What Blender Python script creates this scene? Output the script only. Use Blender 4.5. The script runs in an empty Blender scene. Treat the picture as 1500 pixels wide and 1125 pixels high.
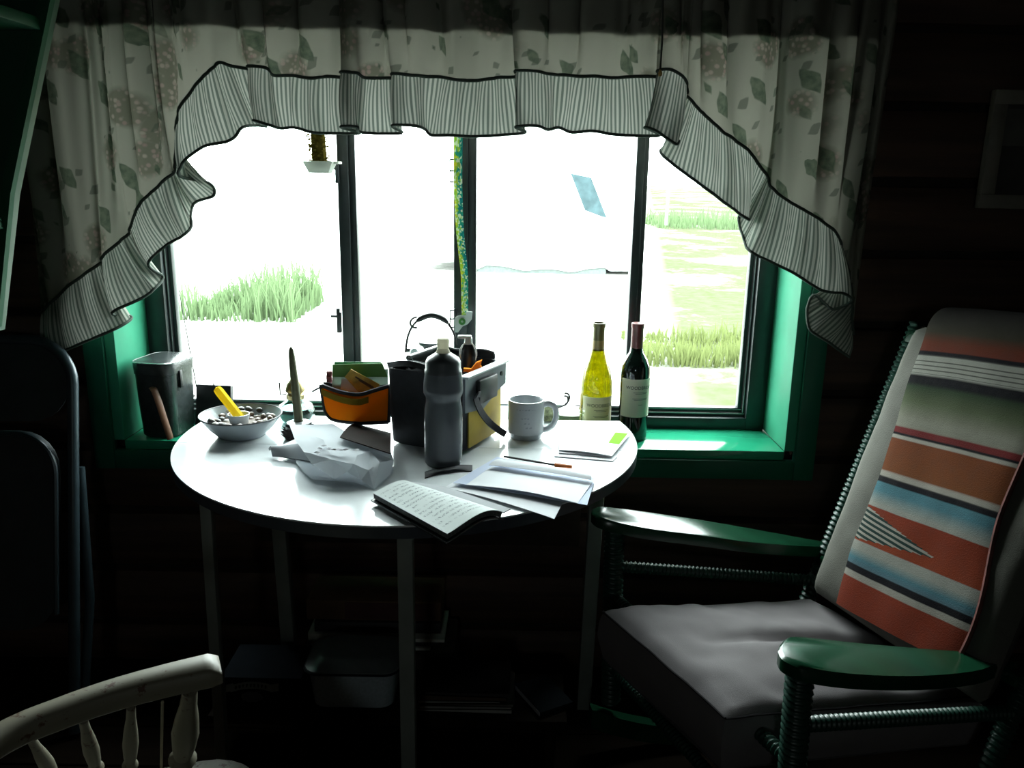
import bpy, bmesh, math, random
from mathutils import Vector, Matrix, noise as mn
random.seed(7)
SC = bpy.context.scene
COL = SC.collection
PI = math.pi

# ---------------------------------------------------------------- camera
F = 1200.0; EYE = 1.30
PITCH, ROLL = math.radians(14.0), math.radians(1.0)
_f = Vector((0, math.cos(PITCH), -math.sin(PITCH)))
_r0 = Vector((1, 0, 0)); _u0 = Vector((0, math.sin(PITCH), math.cos(PITCH)))
_r = _r0*math.cos(ROLL) + _u0*math.sin(ROLL)
_u = -_r0*math.sin(ROLL) + _u0*math.cos(ROLL)
CAM = Vector((0, 0, EYE))
cd = bpy.data.cameras.new('camera'); cd.sensor_width = 36; cd.lens = 36*F/1500; cd.clip_start = .02; cd.clip_end = 600
cam = bpy.data.objects.new('camera', cd); COL.objects.link(cam)
cam.matrix_world = Matrix(((_r.x, _u.x, -_f.x, CAM.x), (_r.y, _u.y, -_f.y, CAM.y), (_r.z, _u.z, -_f.z, CAM.z), (0, 0, 0, 1)))
SC.camera = cam

# ---------------------------------------------------------------- sky, sun, exposure
SKY = 21.5
w = bpy.data.worlds.new('overcast'); SC.world = w; w.use_nodes = True
bg = w.node_tree.nodes['Background']
bg.inputs[0].default_value = (.90, 1.0, .985, 1); bg.inputs[1].default_value = SKY
pl = bpy.data.lights.new('window_portal', 'AREA'); pl.shape = 'RECTANGLE'; pl.size = 1.66; pl.size_y = 1.06
pl.cycles.is_portal = True
po = bpy.data.objects.new('window_portal', pl); COL.objects.link(po)
po.location = (-.14, 2.26, 1.17); po.rotation_euler = (-PI/2, 0, 0)
pl2 = bpy.data.lights.new('rear_window_portal', 'AREA'); pl2.shape = 'RECTANGLE'; pl2.size = .21; pl2.size_y = .21; pl2.cycles.is_portal = True
po2 = bpy.data.objects.new('rear_window_portal', pl2); COL.objects.link(po2)
po2.location = (-.2, -1.68, 1.40); po2.rotation_euler = (PI/2, 0, 0)
SC.view_settings.view_transform = 'Standard'; SC.view_settings.look = 'None'
SC.view_settings.exposure = 0.0; SC.view_settings.gamma = 1.0
SC.view_settings.use_curve_mapping = False

# ---------------------------------------------------------------- picture-to-place helpers
def ray(px, py): return _f + _r*((px-750)/F) - _u*((py-562.5)/F)
def az(px, py, z):
    d = ray(px, py); return CAM + d*((z-EYE)/d.z)
def ay(px, py, y):
    d = ray(px, py); return CAM + d*(y/d.y)
def apl(px, py, p, n):
    d = ray(px, py); return CAM + d*((p-CAM).dot(n)/d.dot(n))
def C3(r, g, b):
    f = lambda v: (v/255/12.92) if v/255 <= .04045 else ((v/255+.055)/1.055)**2.4
    return (f(r), f(g), f(b))

# ---------------------------------------------------------------- materials
class NT:
    def __init__(s, name):
        s.m = bpy.data.materials.new(name); s.m.use_nodes = True
        s.t = s.m.node_tree; s.n = s.t.nodes; s.l = s.t.links
        s.p = s.n['Principled BSDF']; s.out = s.n['Material Output']
        s.tc = None
    def co(s, kind='Object'):
        if s.tc is None: s.tc = s.n.new('ShaderNodeTexCoord')
        return s.tc.outputs[kind]
    def node(s, typ, **kw):
        nd = s.n.new('ShaderNode'+typ)
        for k, v in kw.items():
            if k in nd.inputs.keys() if isinstance(k, str) else False: pass
            setattr(nd, k, v)
        return nd
    def put(s, sock, val):
        if hasattr(val, 'links') or hasattr(val, 'is_linked'): s.l.new(val, sock)
        elif isinstance(val, (tuple, list)) and len(val) == 3 and sock.type == 'RGBA': sock.default_value = (*val, 1)
        else: sock.default_value = val
    def math(s, op, a, b=0.0, c=0.0, clamp=False):
        nd = s.n.new('ShaderNodeMath'); nd.operation = op; nd.use_clamp = clamp
        for i, v in enumerate((a, b, c)): s.put(nd.inputs[i], v)
        return nd.outputs[0]
    def mix(s, fac, a, b):
        nd = s.n.new('ShaderNodeMix'); nd.data_type = 'RGBA'
        s.put(nd.inputs[0], fac); s.put(nd.inputs[6], a); s.put(nd.inputs[7], b)
        return nd.outputs[2]
    def noise(s, scale, detail=3, vec=None, stretch=None, rough=.5):
        nd = s.n.new('ShaderNodeTexNoise'); nd.inputs['Scale'].default_value = scale
        nd.inputs['Detail'].default_value = detail; nd.inputs['Roughness'].default_value = rough
        v = vec or s.co()
        if stretch:
            mp = s.n.new('ShaderNodeMapping'); mp.inputs['Scale'].default_value = stretch
            s.l.new(v, mp.inputs[0]); v = mp.outputs[0]
        s.l.new(v, nd.inputs['Vector'])
        return nd.outputs['Fac']
    def voro(s, scale, vec=None, out='Distance', rnd=1.0, stretch=None, ex=None):
        nd = s.n.new('ShaderNodeTexVoronoi'); nd.inputs['Scale'].default_value = scale
        if ex: nd.distance = 'MINKOWSKI'; nd.inputs['Exponent'].default_value = ex
        nd.inputs['Randomness'].default_value = rnd
        v = vec or s.co()
        if stretch:
            mp = s.n.new('ShaderNodeMapping'); mp.inputs['Scale'].default_value = stretch
            s.l.new(v, mp.inputs[0]); v = mp.outputs[0]
        s.l.new(v, nd.inputs['Vector'])
        return nd.outputs[out]
    def ramp(s, fac, stops, interp='LINEAR'):
        nd = s.n.new('ShaderNodeValToRGB'); cr = nd.color_ramp; cr.interpolation = interp
        while len(cr.elements) > 1: cr.elements.remove(cr.elements[-1])
        cr.elements[0].position = stops[0][0]; cr.elements[0].color = (*stops[0][1], 1)
        for p, c in stops[1:]:
            e = cr.elements.new(p); e.color = (*c, 1)
        s.put(nd.inputs[0], fac)
        return nd.outputs[0]
    def step(s, val, lo, hi):
        nd = s.n.new('ShaderNodeMapRange'); nd.clamp = True
        s.put(nd.inputs[0], val); nd.inputs[1].default_value = lo; nd.inputs[2].default_value = hi
        return nd.outputs[0]
    def bump(s, h, strength=.2, dist=.002):
        nd = s.n.new('ShaderNodeBump'); nd.inputs['Strength'].default_value = strength; nd.inputs['Distance'].default_value = dist
        s.put(nd.inputs['Height'], h); s.l.new(nd.outputs[0], s.p.inputs['Normal'])
        return nd.outputs[0]
    def uv(s):
        sp = s.n.new('ShaderNodeSeparateXYZ'); s.l.new(s.co('UV'), sp.inputs[0])
        return sp.outputs[0], sp.outputs[1]

_mc = {}
def mat(name, col, rough=.5, metal=0.0, var=.15, vscale=20, bump=0.0, bscale=150, stretch=None, spec=.5, coat=0.0):
    """plain surface: colour with mild noise variation and fine relief"""
    if name in _mc: return _mc[name]
    k = NT(name); p = k.p
    if var:
        nz = k.noise(vscale, 4, stretch=stretch)
        k.put(p.inputs['Base Color'], k.mix(k.step(nz, .3, .7), tuple(c*(1-var) for c in col), tuple(min(1, c*(1+var)) for c in col)))
    else: p.inputs['Base Color'].default_value = (*col, 1)
    p.inputs['Roughness'].default_value = rough; p.inputs['Metallic'].default_value = metal
    p.inputs['Specular IOR Level'].default_value = spec; p.inputs['Coat Weight'].default_value = coat
    if bump: k.bump(k.noise(bscale, 3, stretch=stretch), bump)
    _mc[name] = k.m
    return k.m

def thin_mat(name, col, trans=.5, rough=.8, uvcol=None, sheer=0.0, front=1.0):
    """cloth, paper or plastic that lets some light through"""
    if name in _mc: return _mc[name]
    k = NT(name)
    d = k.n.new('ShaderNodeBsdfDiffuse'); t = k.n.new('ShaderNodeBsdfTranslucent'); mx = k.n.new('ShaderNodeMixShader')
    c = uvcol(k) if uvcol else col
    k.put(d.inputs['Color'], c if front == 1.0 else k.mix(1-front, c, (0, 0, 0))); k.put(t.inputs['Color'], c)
    mx.inputs[0].default_value = trans
    k.l.new(d.outputs[0], mx.inputs[1]); k.l.new(t.outputs[0], mx.inputs[2]); o = mx.outputs[0]
    if sheer:      # open weave: a little light passes straight through
        tp = k.n.new('ShaderNodeBsdfTransparent'); k.put(tp.inputs['Color'], c); m2 = k.n.new('ShaderNodeMixShader'); m2.inputs[0].default_value = sheer
        k.l.new(o, m2.inputs[1]); k.l.new(tp.outputs[0], m2.inputs[2]); o = m2.outputs[0]
    k.l.new(o, k.out.inputs['Surface'])
    _mc[name] = k.m
    return k.m

def glass_mat(name, tint, ior=1.45, rough=0.0, gain=1.0):
    """clear or tinted thin glass: light passes straight, reflections by angle"""
    if name in _mc: return _mc[name]
    k = NT(name)
    tr = k.n.new('ShaderNodeBsdfTransparent'); tr.inputs[0].default_value = (*tint, 1)
    gl = k.n.new('ShaderNodeBsdfGlossy'); gl.inputs['Roughness'].default_value = rough
    lw = k.n.new('ShaderNodeLayerWeight'); lw.inputs[0].default_value = .5
    f0 = ((ior-1)/(ior+1))**2
    mx = k.n.new('ShaderNodeMixShader')
    k.l.new(k.math('MULTIPLY_ADD', k.math('POWER', lw.outputs['Facing'], 5.0), 1-f0, f0), mx.inputs[0]); k.l.new(tr.outputs[0], mx.inputs[1]); k.l.new(gl.outputs[0], mx.inputs[2])
    k.l.new(mx.outputs[0], k.out.inputs['Surface'])
    _mc[name] = k.m
    return k.m

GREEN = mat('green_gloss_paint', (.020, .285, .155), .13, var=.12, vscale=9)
GREENC = mat('green_paint_shaded', (.009, .105, .062), .4, var=.12, vscale=9, spec=.3)  # the window green again, with the casing's shade put into the colour
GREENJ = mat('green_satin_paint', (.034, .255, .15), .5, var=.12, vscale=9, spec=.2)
GREEN_D = mat('dark_green_chair_paint', (.006, .045, .021), .24, var=.25, vscale=14, bump=.06, bscale=90)
GREEN_R = mat('dark_green_rope', (.008, .040, .027), .38, var=.2, vscale=60)
SHELFG = mat('shelf_green_paint', (.006, .05, .024), .4, var=.15, vscale=8)
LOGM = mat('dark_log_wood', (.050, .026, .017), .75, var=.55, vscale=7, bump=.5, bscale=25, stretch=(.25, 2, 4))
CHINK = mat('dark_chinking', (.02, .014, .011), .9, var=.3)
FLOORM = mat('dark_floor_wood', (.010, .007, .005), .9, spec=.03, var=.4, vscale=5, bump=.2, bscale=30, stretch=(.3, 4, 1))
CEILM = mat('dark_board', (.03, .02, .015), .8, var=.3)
ALU = mat('bronze_window_metal', (.020, .028, .030), .35, var=.2, vscale=30)
ALUE = mat('pale_metal_edge', (.45, .47, .47), .35, metal=.9, var=.2)
GLASS = glass_mat('window_glass', (.97, .985, .98), 1.25)
LAMIN = mat('white_glossy_laminate', (.74, .78, .80), .14, var=.03, vscale=40, bump=.02, bscale=300)
EDGEB = mat('table_edge_band', (.045, .055, .07), .4, var=.15)
LEGW = mat('pale_grey_green_leg_paint', (.20, .22, .20), .5, var=.12, vscale=14, bump=.1, bscale=120)
PIPING = mat('dark_green_piping', (.04, .055, .045), .9, var=.2)
BLACKP = mat('black_plastic', (.012, .013, .015), .38, var=.2, vscale=40)
BLACKF = mat('black_fabric', (.014, .016, .022), .75, var=.3, vscale=60, bump=.3, bscale=700)
BLACKL = mat('black_leatherette', (.030, .036, .037), .26, var=.25, vscale=50, bump=.25, bscale=260)
GREYP = mat('grey_plastic', (.16, .18, .20), .4, var=.1)
WHITEP = mat('white_plastic', (.72, .74, .72), .35, var=.04)
ENAMEL = mat('white_enamel', (.34, .38, .41), .18, var=.08, vscale=20)
ENRIM = mat('dark_enamel_rim', (.01, .012, .016), .3)
CERAM = mat('white_ceramic', (.42, .45, .47), .15, var=.05)
STEEL = mat('dull_steel', (.35, .37, .38), .35, metal=.8, var=.2, vscale=40)
WIRE = mat('dark_wire', (.03, .03, .032), .4, metal=.5)
BRASS = mat('old_brass', (.38, .30, .14), .35, metal=.8, var=.25)
PAPER = thin_mat('white_paper', (.80, .82, .85), .12)
PAPERB = thin_mat('bluish_envelope_paper', (.60, .66, .80), .15)
CREAMW = mat('worn_cream_paint', (.46, .43, .33), .5, var=.18, vscale=10)
BROWNL = mat('brown_leather', (.13, .050, .022), .5, var=.3)
CARD = mat('brown_cardboard', (.12, .065, .035), .85, var=.25, vscale=14)

# ---------------------------------------------------------------- mesh builder
class MB:
    def __init__(s): s.v = []; s.f = []; s.uv = {}; s.M = None
    def add(s, vs, fs, uvs=None):
        o = len(s.v)
        for i, p in enumerate(vs):
            p = Vector(p)
            s.v.append(s.M @ p if s.M else p)
            if uvs: s.uv[o+i] = uvs[i]
        s.f += [tuple(a+o for a in f) for f in fs]
        return s
    def box(s, c, d, R=None, bev=0.0, seg=2):
        bm = bmesh.new(); bmesh.ops.create_cube(bm, size=1.0)
        bmesh.ops.scale(bm, vec=Vector(d), verts=bm.verts)
        if bev:
            bmesh.ops.bevel(bm, geom=list(bm.edges), offset=min(bev, min(d)*.49), segments=seg, profile=.5, affect='EDGES')
        R = R or Matrix.Identity(3); c = Vector(c)
        bm.verts.index_update()
        s.add([c + R @ v.co for v in bm.verts], [tuple(v.index for v in f.verts) for f in bm.faces]); bm.free()
        return s
    def box2(s, a, b, bev=0.0, seg=2):
        a = Vector(a); b = Vector(b)
        return s.box((a+b)/2, [abs(x) for x in (b-a)], None, bev, seg)
    def beam(s, a, b, wd, th, up=(0, 0, 1), bev=.003):
        a = Vector(a); b = Vector(b); d = (b-a); L = d.length; x = d/L
        up = Vector(up); y = up.cross(x)
        if y.length < 1e-4: y = Vector((0, 1, 0)).cross(x)
        y.normalize(); z = x.cross(y)
        R = Matrix((x, y, z)).transposed()
        return s.box((a+b)/2, (L, wd, th), R, bev)
    def tube(s, pts, r, seg=10, cap=True, closed=False, ridge=None, flat=None):
        pts = [Vector(p) for p in pts]; n = len(pts)
        T = []
        for i in range(n):
            if closed: t = pts[(i+1) % n]-pts[i-1]
            else: t = pts[min(i+1, n-1)]-pts[max(i-1, 0)]
            T.append(t.normalized() if t.length > 1e-9 else Vector((0, 0, 1)))
        up = Vector((0, 0, 1)) if abs(T[0].z) < .9 else Vector((0, 1, 0))
        nrm = (up - T[0]*up.dot(T[0])).normalized()
        vs = []; L = 0.0
        for i in range(n):
            if i:
                nrm = nrm - T[i]*nrm.dot(T[i]); nrm.normalize(); L += (pts[i]-pts[i-1]).length
            bi = T[i].cross(nrm)
            ri = r[i] if isinstance(r, (list, tuple)) else r
            for j in range(seg):
                a = 2*PI*j/seg; rr = ri
                if ridge: rr += ridge[1]*math.cos(2*PI*(L/ridge[0]) + a)
                if flat: vs.append(pts[i]+nrm*math.cos(a)*flat[0]+bi*math.sin(a)*flat[1])
                else: vs.append(pts[i]+(nrm*math.cos(a)+bi*math.sin(a))*rr)
        fs = []
        m = n if closed else n-1
        for i in range(m):
            i2 = (i+1) % n
            for j in range(seg): fs.append((i*seg+j, i*seg+(j+1) % seg, i2*seg+(j+1) % seg, i2*seg+j))
        if cap and not closed:
            fs.append(tuple(reversed(range(seg)))); fs.append(tuple((n-1)*seg+j for j in range(seg)))
        return s.add(vs, fs)
    def rope(s, a, b, r, pitch=.011, amp=.0022, seg=12):
        a = Vector(a); b = Vector(b); n = max(8, int((b-a).length/pitch*6))
        return s.tube([a.lerp(b, i/n) for i in range(n+1)], r, seg, ridge=(pitch, amp))
    def lathe(s, prof, seg=32, c=(0, 0, 0), ax=None, sq=None, sz=1.0):
        """prof [(r,z)]; closed at axis when r=0"""
        c = Vector(c); R = ax or Matrix.Identity(3)
        vs = []; fs = []; rings = []
        for r, z in prof:
            z *= sz
            if r < 1e-6:
                rings.append([len(vs)]); vs.append(c+R @ Vector((0, 0, z)))
            else:
                rings.append(list(range(len(vs), len(vs)+seg)))
                for j in range(seg):
                    a = 2*PI*j/seg; x, y = r*math.cos(a), r*math.sin(a)
                    if sq: x *= sq[0]; y *= sq[1]
                    vs.append(c+R @ Vector((x, y, z)))
        for A, B in zip(rings, rings[1:]):
            if len(A) == 1 and len(B) == 1: continue
            for j in range(seg):
                k = (j+1) % seg
                if len(A) == 1: fs.append((A[0], B[k], B[j]))
                elif len(B) == 1: fs.append((A[j], A[k], B[0]))
                else: fs.append((A[j], A[k], B[k], B[j]))
        return s.add(vs, fs)
    def prism(s, poly, off):
        """closed polygon of 3-D points pushed by the vector off"""
        poly = [Vector(p) for p in poly]; off = Vector(off); n = len(poly)
        vs = poly+[p+off for p in poly]
        fs = [tuple(reversed(range(n))), tuple(range(n, 2*n))]+[(i, (i+1) % n, n+(i+1) % n, n+i) for i in range(n)]
        return s.add(vs, fs)
    def grid(s, fn, nu, nv, th=0.0, uvfn=None, closed_u=False):
        """fn(u,v)->point; th: thickness towards -normal (solid sheet)"""
        P = [[Vector(fn(i/nu, j/nv)) for j in range(nv+1)] for i in range(nu+1)]
        vs = [p for row in P for p in row]; W = nv+1
        uv = [(uvfn(i/nu, j/nv) if uvfn else (i/nu, j/nv)) for i in range(nu+1) for j in range(nv+1)]
        fs = [(i*W+j, (i+1)*W+j, (i+1)*W+j+1, i*W+j+1) for i in range(nu) for j in range(nv)]
        if th:
            N = []
            for i in range(nu+1):
                for j in range(nv+1):
                    du = P[min(i+1, nu)][j]-P[max(i-1, 0)][j]; dv = P[i][min(j+1, nv)]-P[i][max(j-1, 0)]
                    nn = du.cross(dv)
                    N.append(nn.normalized() if nn.length > 1e-12 else Vector((0, 0, 1)))
            n0 = len(vs)
            vs2 = [p-q*th for p, q in zip(vs, N)]
            fs2 = [tuple(reversed([a+n0 for a in f])) for f in fs]
            ed = []
            bd = [(i, 0) for i in range(nu+1)]+[(nu, j) for j in range(1, nv+1)]+[(i, nv) for i in range(nu-1, -1, -1)]+[(0, j) for j in range(nv-1, 0, -1)]
            idx = [i*W+j for i, j in bd]
            for a, b in zip(idx, idx[1:]+idx[:1]): ed.append((b, a, a+n0, b+n0))
            return s.add(vs+vs2, fs+fs2+ed, uv+uv)
        return s.add(vs, fs, uv)

def link(o): COL.objects.link(o); return o
WL = {}
def mesh_of(name, mb, loc, smooth=40):
    me = bpy.data.meshes.new(name)
    me.from_pydata([tuple(v-loc) for v in mb.v], [], mb.f)
    if mb.uv:
        L = me.uv_layers.new(name='UVMap')
        for lp in me.loops: L.data[lp.index].uv = mb.uv.get(lp.vertex_index, (0, 0))
    me.validate(); 
    bm = bmesh.new(); bm.from_mesh(me); bmesh.ops.recalc_face_normals(bm, faces=bm.faces); bm.to_mesh(me); bm.free()
    me.polygons.foreach_set('use_smooth', [True]*len(me.polygons))
    if smooth < 180: me.set_sharp_from_angle(angle=math.radians(smooth))
    return me
def tag(o, label=None, cat=None, group=None, kind=None):
    if label: o['label'] = label
    if cat: o['category'] = cat
    if group: o['group'] = group
    if kind: o['kind'] = kind
    return o
def thing(name, label, cat, loc, group=None):
    o = link(bpy.data.objects.new(name, None)); o.empty_display_size = .05
    o.location = loc; WL[o.name] = Vector(loc)
    return tag(o, label, cat, group)
def part(name, mb, m, parent, label=None, smooth=40, kind=None):
    loc = WL[parent.name]
    o = link(bpy.data.objects.new(name, mesh_of(name, mb, loc, smooth))); o.parent = parent
    o.data.materials.append(m); WL[o.name] = loc
    if label: o['label'] = label
    if kind: o['kind'] = kind
    return o
def solo(name, mb, m, label, cat, group=None, smooth=40, kind=None):
    xs = [v.x for v in mb.v]; ys = [v.y for v in mb.v]; zs = [v.z for v in mb.v]
    loc = Vector(((min(xs)+max(xs))/2, (min(ys)+max(ys))/2, min(zs)))
    o = link(bpy.data.objects.new(name, mesh_of(name, mb, loc, smooth))); o.location = loc
    o.data.materials.append(m); WL[o.name] = loc
    return tag(o, label, cat, group, kind)
def struct(name, mb, m, label=None, smooth=40):
    return solo(name, mb, m, label or ('the '+name.replace('_', ' ')), None, None, smooth, 'structure')
def rotz(a): return Matrix.Rotation(a, 3, 'Z')
def crom(P, n):
    """Catmull-Rom through tuples"""
    P = [P[0]]+list(P)+[P[-1]]; out = []
    for i in range(1, len(P)-2):
        for k in range(n):
            t = k/n; a, b, c, d = P[i-1], P[i], P[i+1], P[i+2]
            out.append(tuple(.5*((2*b[j])+(-a[j]+c[j])*t+(2*a[j]-5*b[j]+4*c[j]-d[j])*t*t+(-a[j]+3*b[j]-3*c[j]+d[j])*t**3) for j in range(len(b))))
    out.append(tuple(P[-2]))
    return out
def text_mesh(body, size):
    cu = bpy.data.curves.new('lettering', 'FONT'); cu.body = body; cu.size = size; cu.align_x = 'CENTER'; cu.resolution_u = 3
    o = bpy.data.objects.new('lettering', cu); COL.objects.link(o)
    me = bpy.data.meshes.new_from_object(o.evaluated_get(bpy.context.evaluated_depsgraph_get()))
    vs = [v.co.copy() for v in me.vertices]; fs = [tuple(p.vertices) for p in me.polygons]
    bpy.data.objects.remove(o); bpy.data.curves.remove(cu); bpy.data.meshes.remove(me)
    return vs, fs

# ================================================================ THE ROOM
YW = 1.98; YO = 2.30                       # inner and outer face of the log wall
OX0, OX1, OZ0, OZ1 = -.975, .690, .646, 1.715   # window opening
RX0, RX1, RYF, RH = -1.75, 1.90, -1.6, 2.25
wb = tag(link(bpy.data.objects.new('wall_back', None)), 'dark log wall around the window', kind='structure')
WL['wall_back'] = Vector((0, 0, 0))
core = MB()
for a, b in (((RX0-.1, -.12), (OX0-.02, RH)), ((OX1+.02, -.12), (RX1+.1, RH)), ((OX0-.02, -.12), (OX1+.02, OZ0-.03)), ((OX0-.02, OZ1+.03), (OX1+.02, RH))):
    core.box2((a[0], YW+.04, a[1]), (b[0], YO, b[1]))
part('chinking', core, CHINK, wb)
def log_piece(x0, x1, z0, z1, seed):
    m = MB(); h = (z1-z0)/2-.006; zc = (z0+z1)/2; rnd = random.Random(seed)
    prof = [(YW+.055, -h), (YW+.018, -h*.93), (YW+.004, -h*.6), (YW, 0), (YW+.004, h*.6), (YW+.018, h*.93), (YW+.055, h)]
    xs = [x0+(x1-x0)*i/6 for i in range(7)]
    vs = []; 
    for x in xs:
        dy = rnd.uniform(0, .006); dz = rnd.uniform(-.003, .003)
        vs += [(x, y+dy, zc+z+dz) for y, z in prof]
    k = len(prof)
    fs = [(i*k+j, i*k+j+1, (i+1)*k+j+1, (i+1)*k+j) for i in range(6) for j in range(k-1)]
    fs += [tuple(range(k)), tuple(reversed(range(6*k, 7*k)))]
    fs += [(i*k, (i+1)*k, (i+1)*k+k-1, i*k+k-1) for i in range(6)]
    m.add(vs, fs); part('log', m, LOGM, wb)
rows = [0, .12, .28, .445, .615, .79, .965, 1.14, 1.31, 1.48, 1.65, 1.82, 1.99, 2.16, 2.25]
for i, (a, b) in enumerate(zip(rows, rows[1:])):
    if b <= OZ0-.03 or a >= OZ1+.0:
        log_piece(RX0, RX1, a, b, i)
    else:
        log_piece(RX0, OX0-.03, a, b, i*3+50); log_piece(OX1+.03, RX1, a, b, i*3+51)
fl = tag(link(bpy.data.objects.new('floor', None)), 'dark plank floor', kind='structure'); WL['floor'] = Vector((0, 0, 0))
part('subfloor', MB().box2((RX0-.1, RYF-.1, -.12), (RX1+.1, YO+.02, -.021)), CHINK, fl)
y = YW+.02; i = 0
while y > RYF:
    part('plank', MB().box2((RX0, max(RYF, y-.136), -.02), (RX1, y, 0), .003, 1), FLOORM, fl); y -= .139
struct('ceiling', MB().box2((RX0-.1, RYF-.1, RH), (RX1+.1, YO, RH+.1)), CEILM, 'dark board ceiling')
struct('wall_left', MB().box2((RX0-.1, RYF, -.02), (RX0, YO, RH)), LOGM, 'dark wooden left wall')
struct('wall_right', MB().box2((RX1, RYF, -.02), (RX1+.1, YO, RH)), LOGM, 'dark wooden right wall')
WX0, WX1, WZ0, WZ1 = -.33, -.07, 1.27, 1.53
wf_ = MB()
wf_.box2((RX0-.1, RYF-.1, -.12), (WX0, RYF, RH)).box2((WX1, RYF-.1, -.12), (RX1+.1, RYF, RH)).box2((WX0, RYF-.1, -.12), (WX1, RYF, WZ0)).box2((WX0, RYF-.1, WZ1), (WX1, RYF, RH))
struct('wall_front', wf_, LOGM, 'dark wooden wall behind the viewer')
w2 = tag(link(bpy.data.objects.new('window_2', None)), 'small window in the wall behind the viewer', kind='structure'); WL['window_2'] = Vector((0, 0, 0))
f2 = MB()
f2.box2((WX0, RYF-.09, WZ0), (WX0+.03, RYF-.03, WZ1)).box2((WX1-.03, RYF-.09, WZ0), (WX1, RYF-.03, WZ1)).box2((WX0, RYF-.09, WZ0), (WX1, RYF-.03, WZ0+.03)).box2((WX0, RYF-.09, WZ1-.03), (WX1, RYF-.03, WZ1))
part('frame', f2, GREEN, w2); part('pane', MB().box2((WX0+.028, RYF-.062, WZ0+.028), (WX1-.028, RYF-.059, WZ1-.028)), GLASS, w2)

# reveal boards and casing (green paint)
struct('trim_1', MB().box2((OX0-.001, YW-.012, OZ0-.024), (OX1+.001, 2.175, OZ0), .003), GREEN, 'glossy green window sill board')
struct('trim_2', MB().box2((OX0-.026, YW-.012, OZ0), (OX0, 2.175, OZ1), .002), GREENJ, 'green left reveal board of the window')
struct('trim_3', MB().box2((OX1, YW-.012, OZ0), (OX1+.026, 2.175, OZ1), .002), GREENJ, 'green right reveal board of the window')
struct('trim_4', MB().box2((OX0, YW-.012, OZ1), (OX1, 2.175, OZ1+.024), .002), GREEN, 'green head board above the window')
CW = .05
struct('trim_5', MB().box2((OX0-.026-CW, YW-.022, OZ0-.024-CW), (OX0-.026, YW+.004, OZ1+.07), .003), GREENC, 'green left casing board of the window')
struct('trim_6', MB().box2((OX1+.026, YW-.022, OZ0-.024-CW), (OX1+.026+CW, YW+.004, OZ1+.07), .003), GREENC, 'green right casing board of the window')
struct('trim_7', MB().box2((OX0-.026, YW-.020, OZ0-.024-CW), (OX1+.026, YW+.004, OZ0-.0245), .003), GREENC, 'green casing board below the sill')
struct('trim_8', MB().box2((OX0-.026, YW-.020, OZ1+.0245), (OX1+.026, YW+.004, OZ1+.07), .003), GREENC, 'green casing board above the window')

# window: dark metal sliders
win = tag(link(bpy.data.objects.new('window_1', None)), 'wide dark metal window of four panes behind the table', kind='structure')
WL['window_1'] = Vector((0, 0, 0))
GX0, GX1, GZ0, GZ1 = -.905, .622, .700, 1.648
FY = 2.150
fr = MB()
fr.box2((OX0, FY, OZ0), (GX0-.018, FY+.06, OZ1), .002).box2((GX1+.018, FY, OZ0), (OX1, FY+.06, OZ1), .002)
fr.box2((GX0-.018, FY, OZ0), (GX1+.018, FY+.06, GZ0-.022), .002).box2((GX0-.018, FY, GZ1+.02), (GX1+.018, FY+.06, OZ1), .002)
part('frame', fr, ALU, win)
tr_ = MB()       # stepped inner track around the glass
tr_.box2((GX0-.018, FY+.018, GZ0-.022), (GX1+.018, FY+.05, GZ0-.013)).box2((GX0-.012, FY+.026, GZ0-.012), (GX1+.012, FY+.05, GZ0), .001)
tr_.box2((GX0-.018, FY+.018, GZ0-.013), (GX0-.011, FY+.05, GZ1+.02)).box2((GX0-.010, FY+.026, GZ0), (GX0, FY+.05, GZ1+.01), .001)
tr_.box2((GX1+.011, FY+.018, GZ0-.013), (GX1+.018, FY+.05, GZ1+.02)).box2((GX1, FY+.026, GZ0), (GX1+.010, FY+.05, GZ1+.01), .001)
part('glazing_track', tr_, ALU, win)
hl = MB()  # pale strips drawn as the highlight along the frame edges
hl.box2((GX0-.017, FY+.0165, GZ0-.0145), (GX1+.017, FY+.0185, GZ0-.0125)).box2((GX0-.011, FY+.0245, GZ0-.0045), (GX1+.011, FY+.0265, GZ0-.0025))
part('sill_edge', hl, ALUE, win, 'bright metal edge line with the highlight in its colour')
for sx, x in ((1, GX0-.0125), (-1, GX1+.0125)):
    part('jamb_edge', MB().box2((x-.001, FY+.0165, GZ0-.01), (x+.001, FY+.0185, GZ1)), ALUE, win, 'bright metal edge line with the highlight in its colour')
MX = [(-.455, -.410), (-.158, -.100), (.3055, .339)]
for a, b in MX:
    m = MB()
    m.box2((a, FY+.004, GZ0-.012), (a+(b-a)*.62, FY+.048, GZ1+.012), .002)
    m.box2((a+(b-a)*.60, FY+.014, GZ0-.012), (b, FY+.056, GZ1+.012), .002)
    part('mullion', m, ALU, win)
xs = [GX0]+[v for ab in MX for v in ab]+[GX1]
for i in range(0, 8, 2):
    part('pane', MB().box2((xs[i]-.004, FY+.036, GZ0-.006), (xs[i+1]+.004, FY+.039, GZ1+.006)), GLASS, win)
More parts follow.
